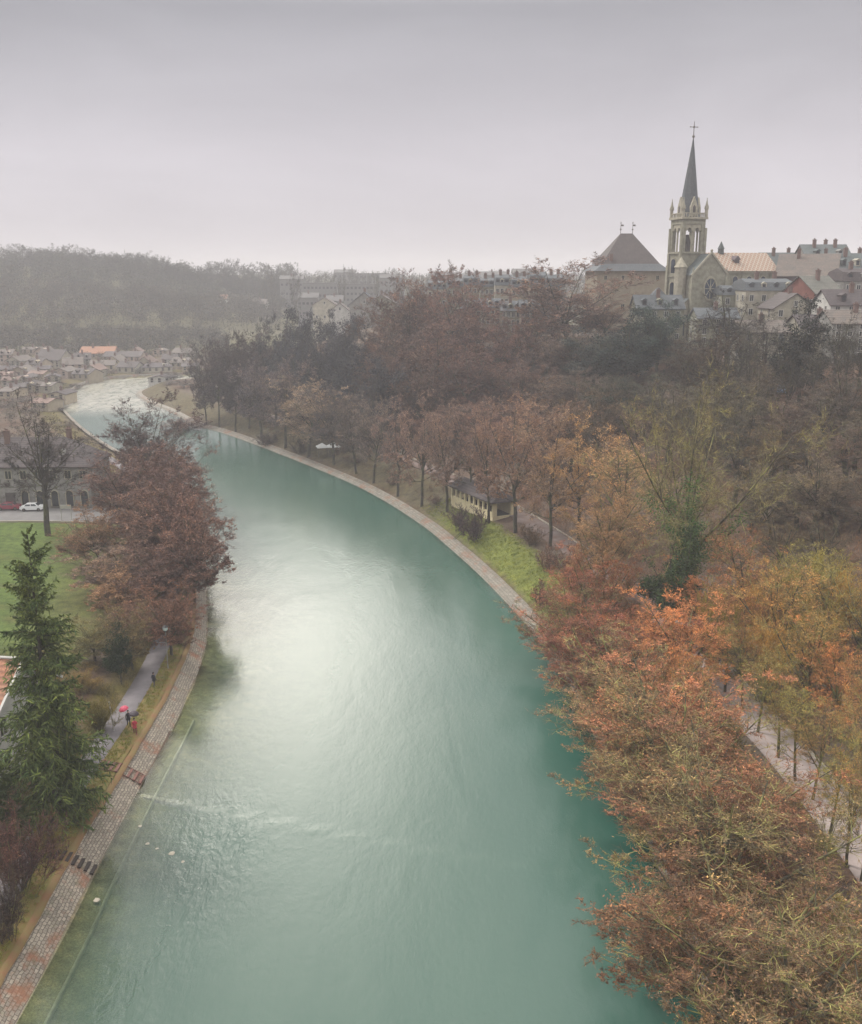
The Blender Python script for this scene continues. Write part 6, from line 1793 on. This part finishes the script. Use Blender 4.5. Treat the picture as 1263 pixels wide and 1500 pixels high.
# grass: verge, bank and meadow
pts, r = scatter(16000, -33, -24, 45, 130, lambda x, y, dl, dr, i, l: (l & (dl > 2.6) & (dl < 3.95)), 10)
gp = pts.copy(); gp[:, 2] += .10
tufts("verge_grass", gp, r.uniform(.10, .26, len(gp)), .3, (.17, .17, .04), per=7, wd=.03, seed=7)
pts, r = scatter(14000, -5, 28, 96, 185, lambda x, y, dl, dr, i, l: (~i & ~l & (dr > 2.4) & (dr < 9.0)), 11)
tufts("bank_grass", pts, r.uniform(.12, .35, len(pts)), .5, (.20, .22, .045), per=7, wd=.05, seed=8)

# the woods on the far hill, one mass
def woods(name, pts, H, W, col, seed, per=260, size=.55):
    rng = np.random.default_rng(seed); n = len(pts)
    i = np.repeat(np.arange(n), per); k = len(i)
    d = unit(rng.normal(0, 1, (k, 3))) * (rng.random((k, 1)) ** .4)
    C = pts[i] + np.stack([d[:, 0] * W[i] * .5, d[:, 1] * W[i] * .5, H[i] * (.58 + d[:, 2] * .42)], 1)
    V, Qd = leaves(rng, C, size)
    P = Br(pts - np.array([0, 0, .5]), np.tile([0., 0, 1.], (n, 1)), H * .9, H * .012, np.zeros((n, 3)))
    V2, Q2 = tubes(P, 2, 4, .8)
    V_, Qd_, Tr_, qm, tm = join([(V, Qd, 0), (V2, Q2, 0)])
    o = link(name, np_mesh(name, V_, Qd_, mats=[M_ivy])); o.color = (*col, 1)
    return tag(o, kind="stuff")


def polar(n, a0, a1, r0, r1, seed):
    r = np.random.default_rng(seed); a = np.radians(r.uniform(a0, a1, n)); q = r.uniform(r0, r1, n)
    x, y = q * np.sin(a), q * np.cos(a)
    return np.stack([x, y, height(x, y)], 1), r


pts, r = polar(820, -34, -8, 745, 900, 21); woods("hilltop_woods", pts, r.uniform(8, 18, len(pts)) * (1 - .45 * sstep(np.degrees(np.arctan2(pts[:, 0], pts[:, 1])), -20, -9)), r.uniform(9, 15, len(pts)), HC, 31)
pts, r = polar(620, -34, -9, 630, 740, 22); woods("hillside_woods", pts, r.uniform(9, 15, len(pts)), r.uniform(8, 12, len(pts)), (.075, .070, .055), 32, per=150)
pts, r = polar(300, -34, -12, 535, 600, 23); woods("foothill_woods", pts, r.uniform(6, 10, len(pts)), r.uniform(7, 11, len(pts)), (.075, .07, .055), 33, per=150)
pts, r = polar(420, -9, 12, 760, 1300, 24); woods("town_woods", pts, r.uniform(9, 16, len(pts)), r.uniform(9, 16, len(pts)), (.09, .09, .075), 34, per=90, size=.7)
pts, r = scatter(900, -240, -60, 240, 520, lambda x, y, dl, dr, i, l: (l & (dl > 5) & (dl < 110)), 25); woods("village_shrubbery", pts, r.uniform(1.5, 6.5, len(pts)), r.uniform(2.5, 5.5, len(pts)), (.11, .095, .075), 35, per=120, size=.22)

# named bushes: hedge under the pavilion, lane-side bushes
tree("far_shrub", 700, 160, 742, 66, (.13, .08, .095), "dark purplish hedge between the pavilion and the grass bank", cat="hedge", name="hedge")
tree("far_shrub", 676, 167, 738, 44, (.13, .085, .09), "purplish bush under the far end of the pavilion", cat="bush", name="bush")
for px, d, tp, w, c, lb in [(575, 205, 708, 36, PK, "low brown bush on the far grass bank"), (640, 185, 735, 34, PK, "low brown bush left of the pavilion's far end"), (775, 150, 768, 50, (.20, .13, .09), "brown bush at the foot of the lone tall-trunked tree"),
                            (800, 138, 800, 60, (.22, .13, .10), "russet bush above the bright grass bank's near end"), (790, 127, 850, 50, (.22, .12, .09), "reddish bush nearest the bank where the grass ends"), (842, 132, 800, 70, (.26, .14, .10), "wide russet bush beside the lane below the orange trees"),
                            (440, 246, 640, 36, (.13, .10, .09), "grey-brown bush left of the white canopy"), (520, 226, 668, 40, (.14, .10, .09), "grey-brown bush right of the white canopy"), (395, 262, 632, 40, (.12, .09, .09), "dim bush on the bank under the dark wood's near edge")]:
    tree("far_shrub", px, d, tp, w, c, lb, cat="bush", name="bush", group="bushes along the right bank")
# ------------------------------------------------------------------ sky, sun, haze
SUN_EL, SUN_AZ = 52.0, -62.0       # degrees: elevation, and bearing from straight ahead (+y), negative = left
w = bpy.data.worlds.new("World"); scene.world = w; w.use_nodes = True
nt = w.node_tree; nt.nodes.clear()
sky = nt.nodes.new("ShaderNodeTexSky"); sky.sky_type = 'NISHITA'; sky.sun_disc = False
sky.sun_elevation = math.radians(SUN_EL); sky.sun_rotation = math.radians(SUN_AZ)
sky.altitude = 500; sky.dust_density = 1.0
tc = nt.nodes.new("ShaderNodeTexCoord").outputs["Generated"]
sp = nt.nodes.new("ShaderNodeSeparateXYZ"); nt.links.new(tc, sp.inputs[0])
# overcast: elevation profile of the cloud deck's brightness
el = math_n(nt, 'ARCSINE', sp.outputs[2])
elr = math_n(nt, 'DIVIDE', el, PI / 2, clamp=True)
deck = ramp(nt, elr, [(0.0, (3.85, 3.62, 3.84)), (0.07, (3.68, 3.46, 3.68)), (0.155, (2.3, 2.24, 2.38)), (0.20, (4.6, 4.5, 4.6)), (0.32, (5.2, 5.2, 5.2)), (0.42, (8.6, 8.6, 8.4)), (0.60, (11.0, 11.0, 10.8)), (1.0, (12.0, 12.0, 12.0))])
# bright cloud patch added above the view, apart from the sun, to whiten water
sunv = (math.sin(math.radians(SUN_AZ)) * math.cos(math.radians(SUN_EL)), math.cos(math.radians(SUN_AZ)) * math.cos(math.radians(SUN_EL)), math.sin(math.radians(SUN_EL)))
dp = nt.nodes.new("ShaderNodeVectorMath"); dp.operation = 'DOT_PRODUCT'; nt.links.new(tc, dp.inputs[0]); dp.inputs[1].default_value = sunv
azm = math_n(nt, 'ARCTAN2', sp.outputs[0], sp.outputs[1])
def gauss(v, c0, s0):
    q = math_n(nt, 'DIVIDE', math_n(nt, 'SUBTRACT', v, c0), s0)
    return math_n(nt, 'EXPONENT', math_n(nt, 'MULTIPLY', math_n(nt, 'MULTIPLY', q, q), -1.0))
glow = math_n(nt, 'MULTIPLY', gauss(azm, math.radians(-9.0), math.radians(7.5)), gauss(el, math.radians(23.0), math.radians(12.5)))
glow = math_n(nt, 'MULTIPLY', glow, ramp(nt, math_n(nt, 'MULTIPLY', el, 180 / PI / 40), [(16.0 / 40, 0.0), (19.5 / 40, 1.0)]))
mpc = nt.nodes.new("ShaderNodeMapping"); nt.links.new(tc, mpc.inputs[0]); mpc.inputs["Scale"].default_value = (1, 1, 3.5)
cl = noise(nt, 2.2, 5, 0.55, mpc.outputs[0], 0.4)
clr = ramp(nt, cl, [(0.32, 0.90), (0.68, 1.08)])
c = mixc(nt, 1.0, deck, clr, 'MULTIPLY')
gm = nt.nodes.new("ShaderNodeVectorMath"); gm.operation = 'SCALE'; gm.inputs[0].default_value = (40.0, 37.6, 33.5); nt.links.new(glow, gm.inputs["Scale"])
ad = nt.nodes.new("ShaderNodeVectorMath"); ad.operation = 'ADD'; nt.links.new(c, ad.inputs[0]); nt.links.new(gm.outputs[0], ad.inputs[1])
fin = mixc(nt, 0.97, sky.outputs[0], ad.outputs[0])
bg = nt.nodes.new("ShaderNodeBackground"); nt.links.new(fin, bg.inputs[0]); bg.inputs[1].default_value = 0.10
out = nt.nodes.new("ShaderNodeOutputWorld"); nt.links.new(bg.outputs[0], out.inputs[0])

ld = bpy.data.lights.new("sun", 'SUN'); ld.energy = 1.5; ld.angle = math.radians(16); ld.color = (1.0, 0.96, 0.90)
lo = bpy.data.objects.new("sun", ld); COL.objects.link(lo)
lo.rotation_euler = Vector(sunv).to_track_quat('Z', 'Y').to_euler()

hb = MB(); hb.box(-2500, 2500, -120, 3400, -4.4, 96)
m = bpy.data.materials.new("haze_mat"); m.use_nodes = True; nt = m.node_tree; nt.nodes.clear()
pv = nt.nodes.new("ShaderNodeVolumePrincipled"); pv.inputs["Color"].default_value = (0.93, 0.90, 0.935, 1)
pv.inputs["Density"].default_value = 0.00048; pv.inputs["Anisotropy"].default_value = 0.0
out = nt.nodes.new("ShaderNodeOutputMaterial"); nt.links.new(pv.outputs[0], out.inputs["Volume"])
if not NOHAZE:
    hz_o = tag(hb.build("haze", m), kind="stuff")

scene.view_settings.view_transform = 'Standard'
scene.view_settings.look = 'None'
scene.view_settings.exposure = 0.80
scene.view_settings.gamma = 1.0
scene.render.engine = 'CYCLES'
cy = scene.cycles
cy.max_bounces = 6; cy.diffuse_bounces = 1; cy.glossy_bounces = 2; cy.transmission_bounces = 2; cy.volume_bounces = 1; cy.transparent_max_bounces = 8
cy.use_denoising = True
cy.sample_clamp_indirect = 4.0
cy.use_adaptive_sampling = True; cy.adaptive_threshold = 0.02
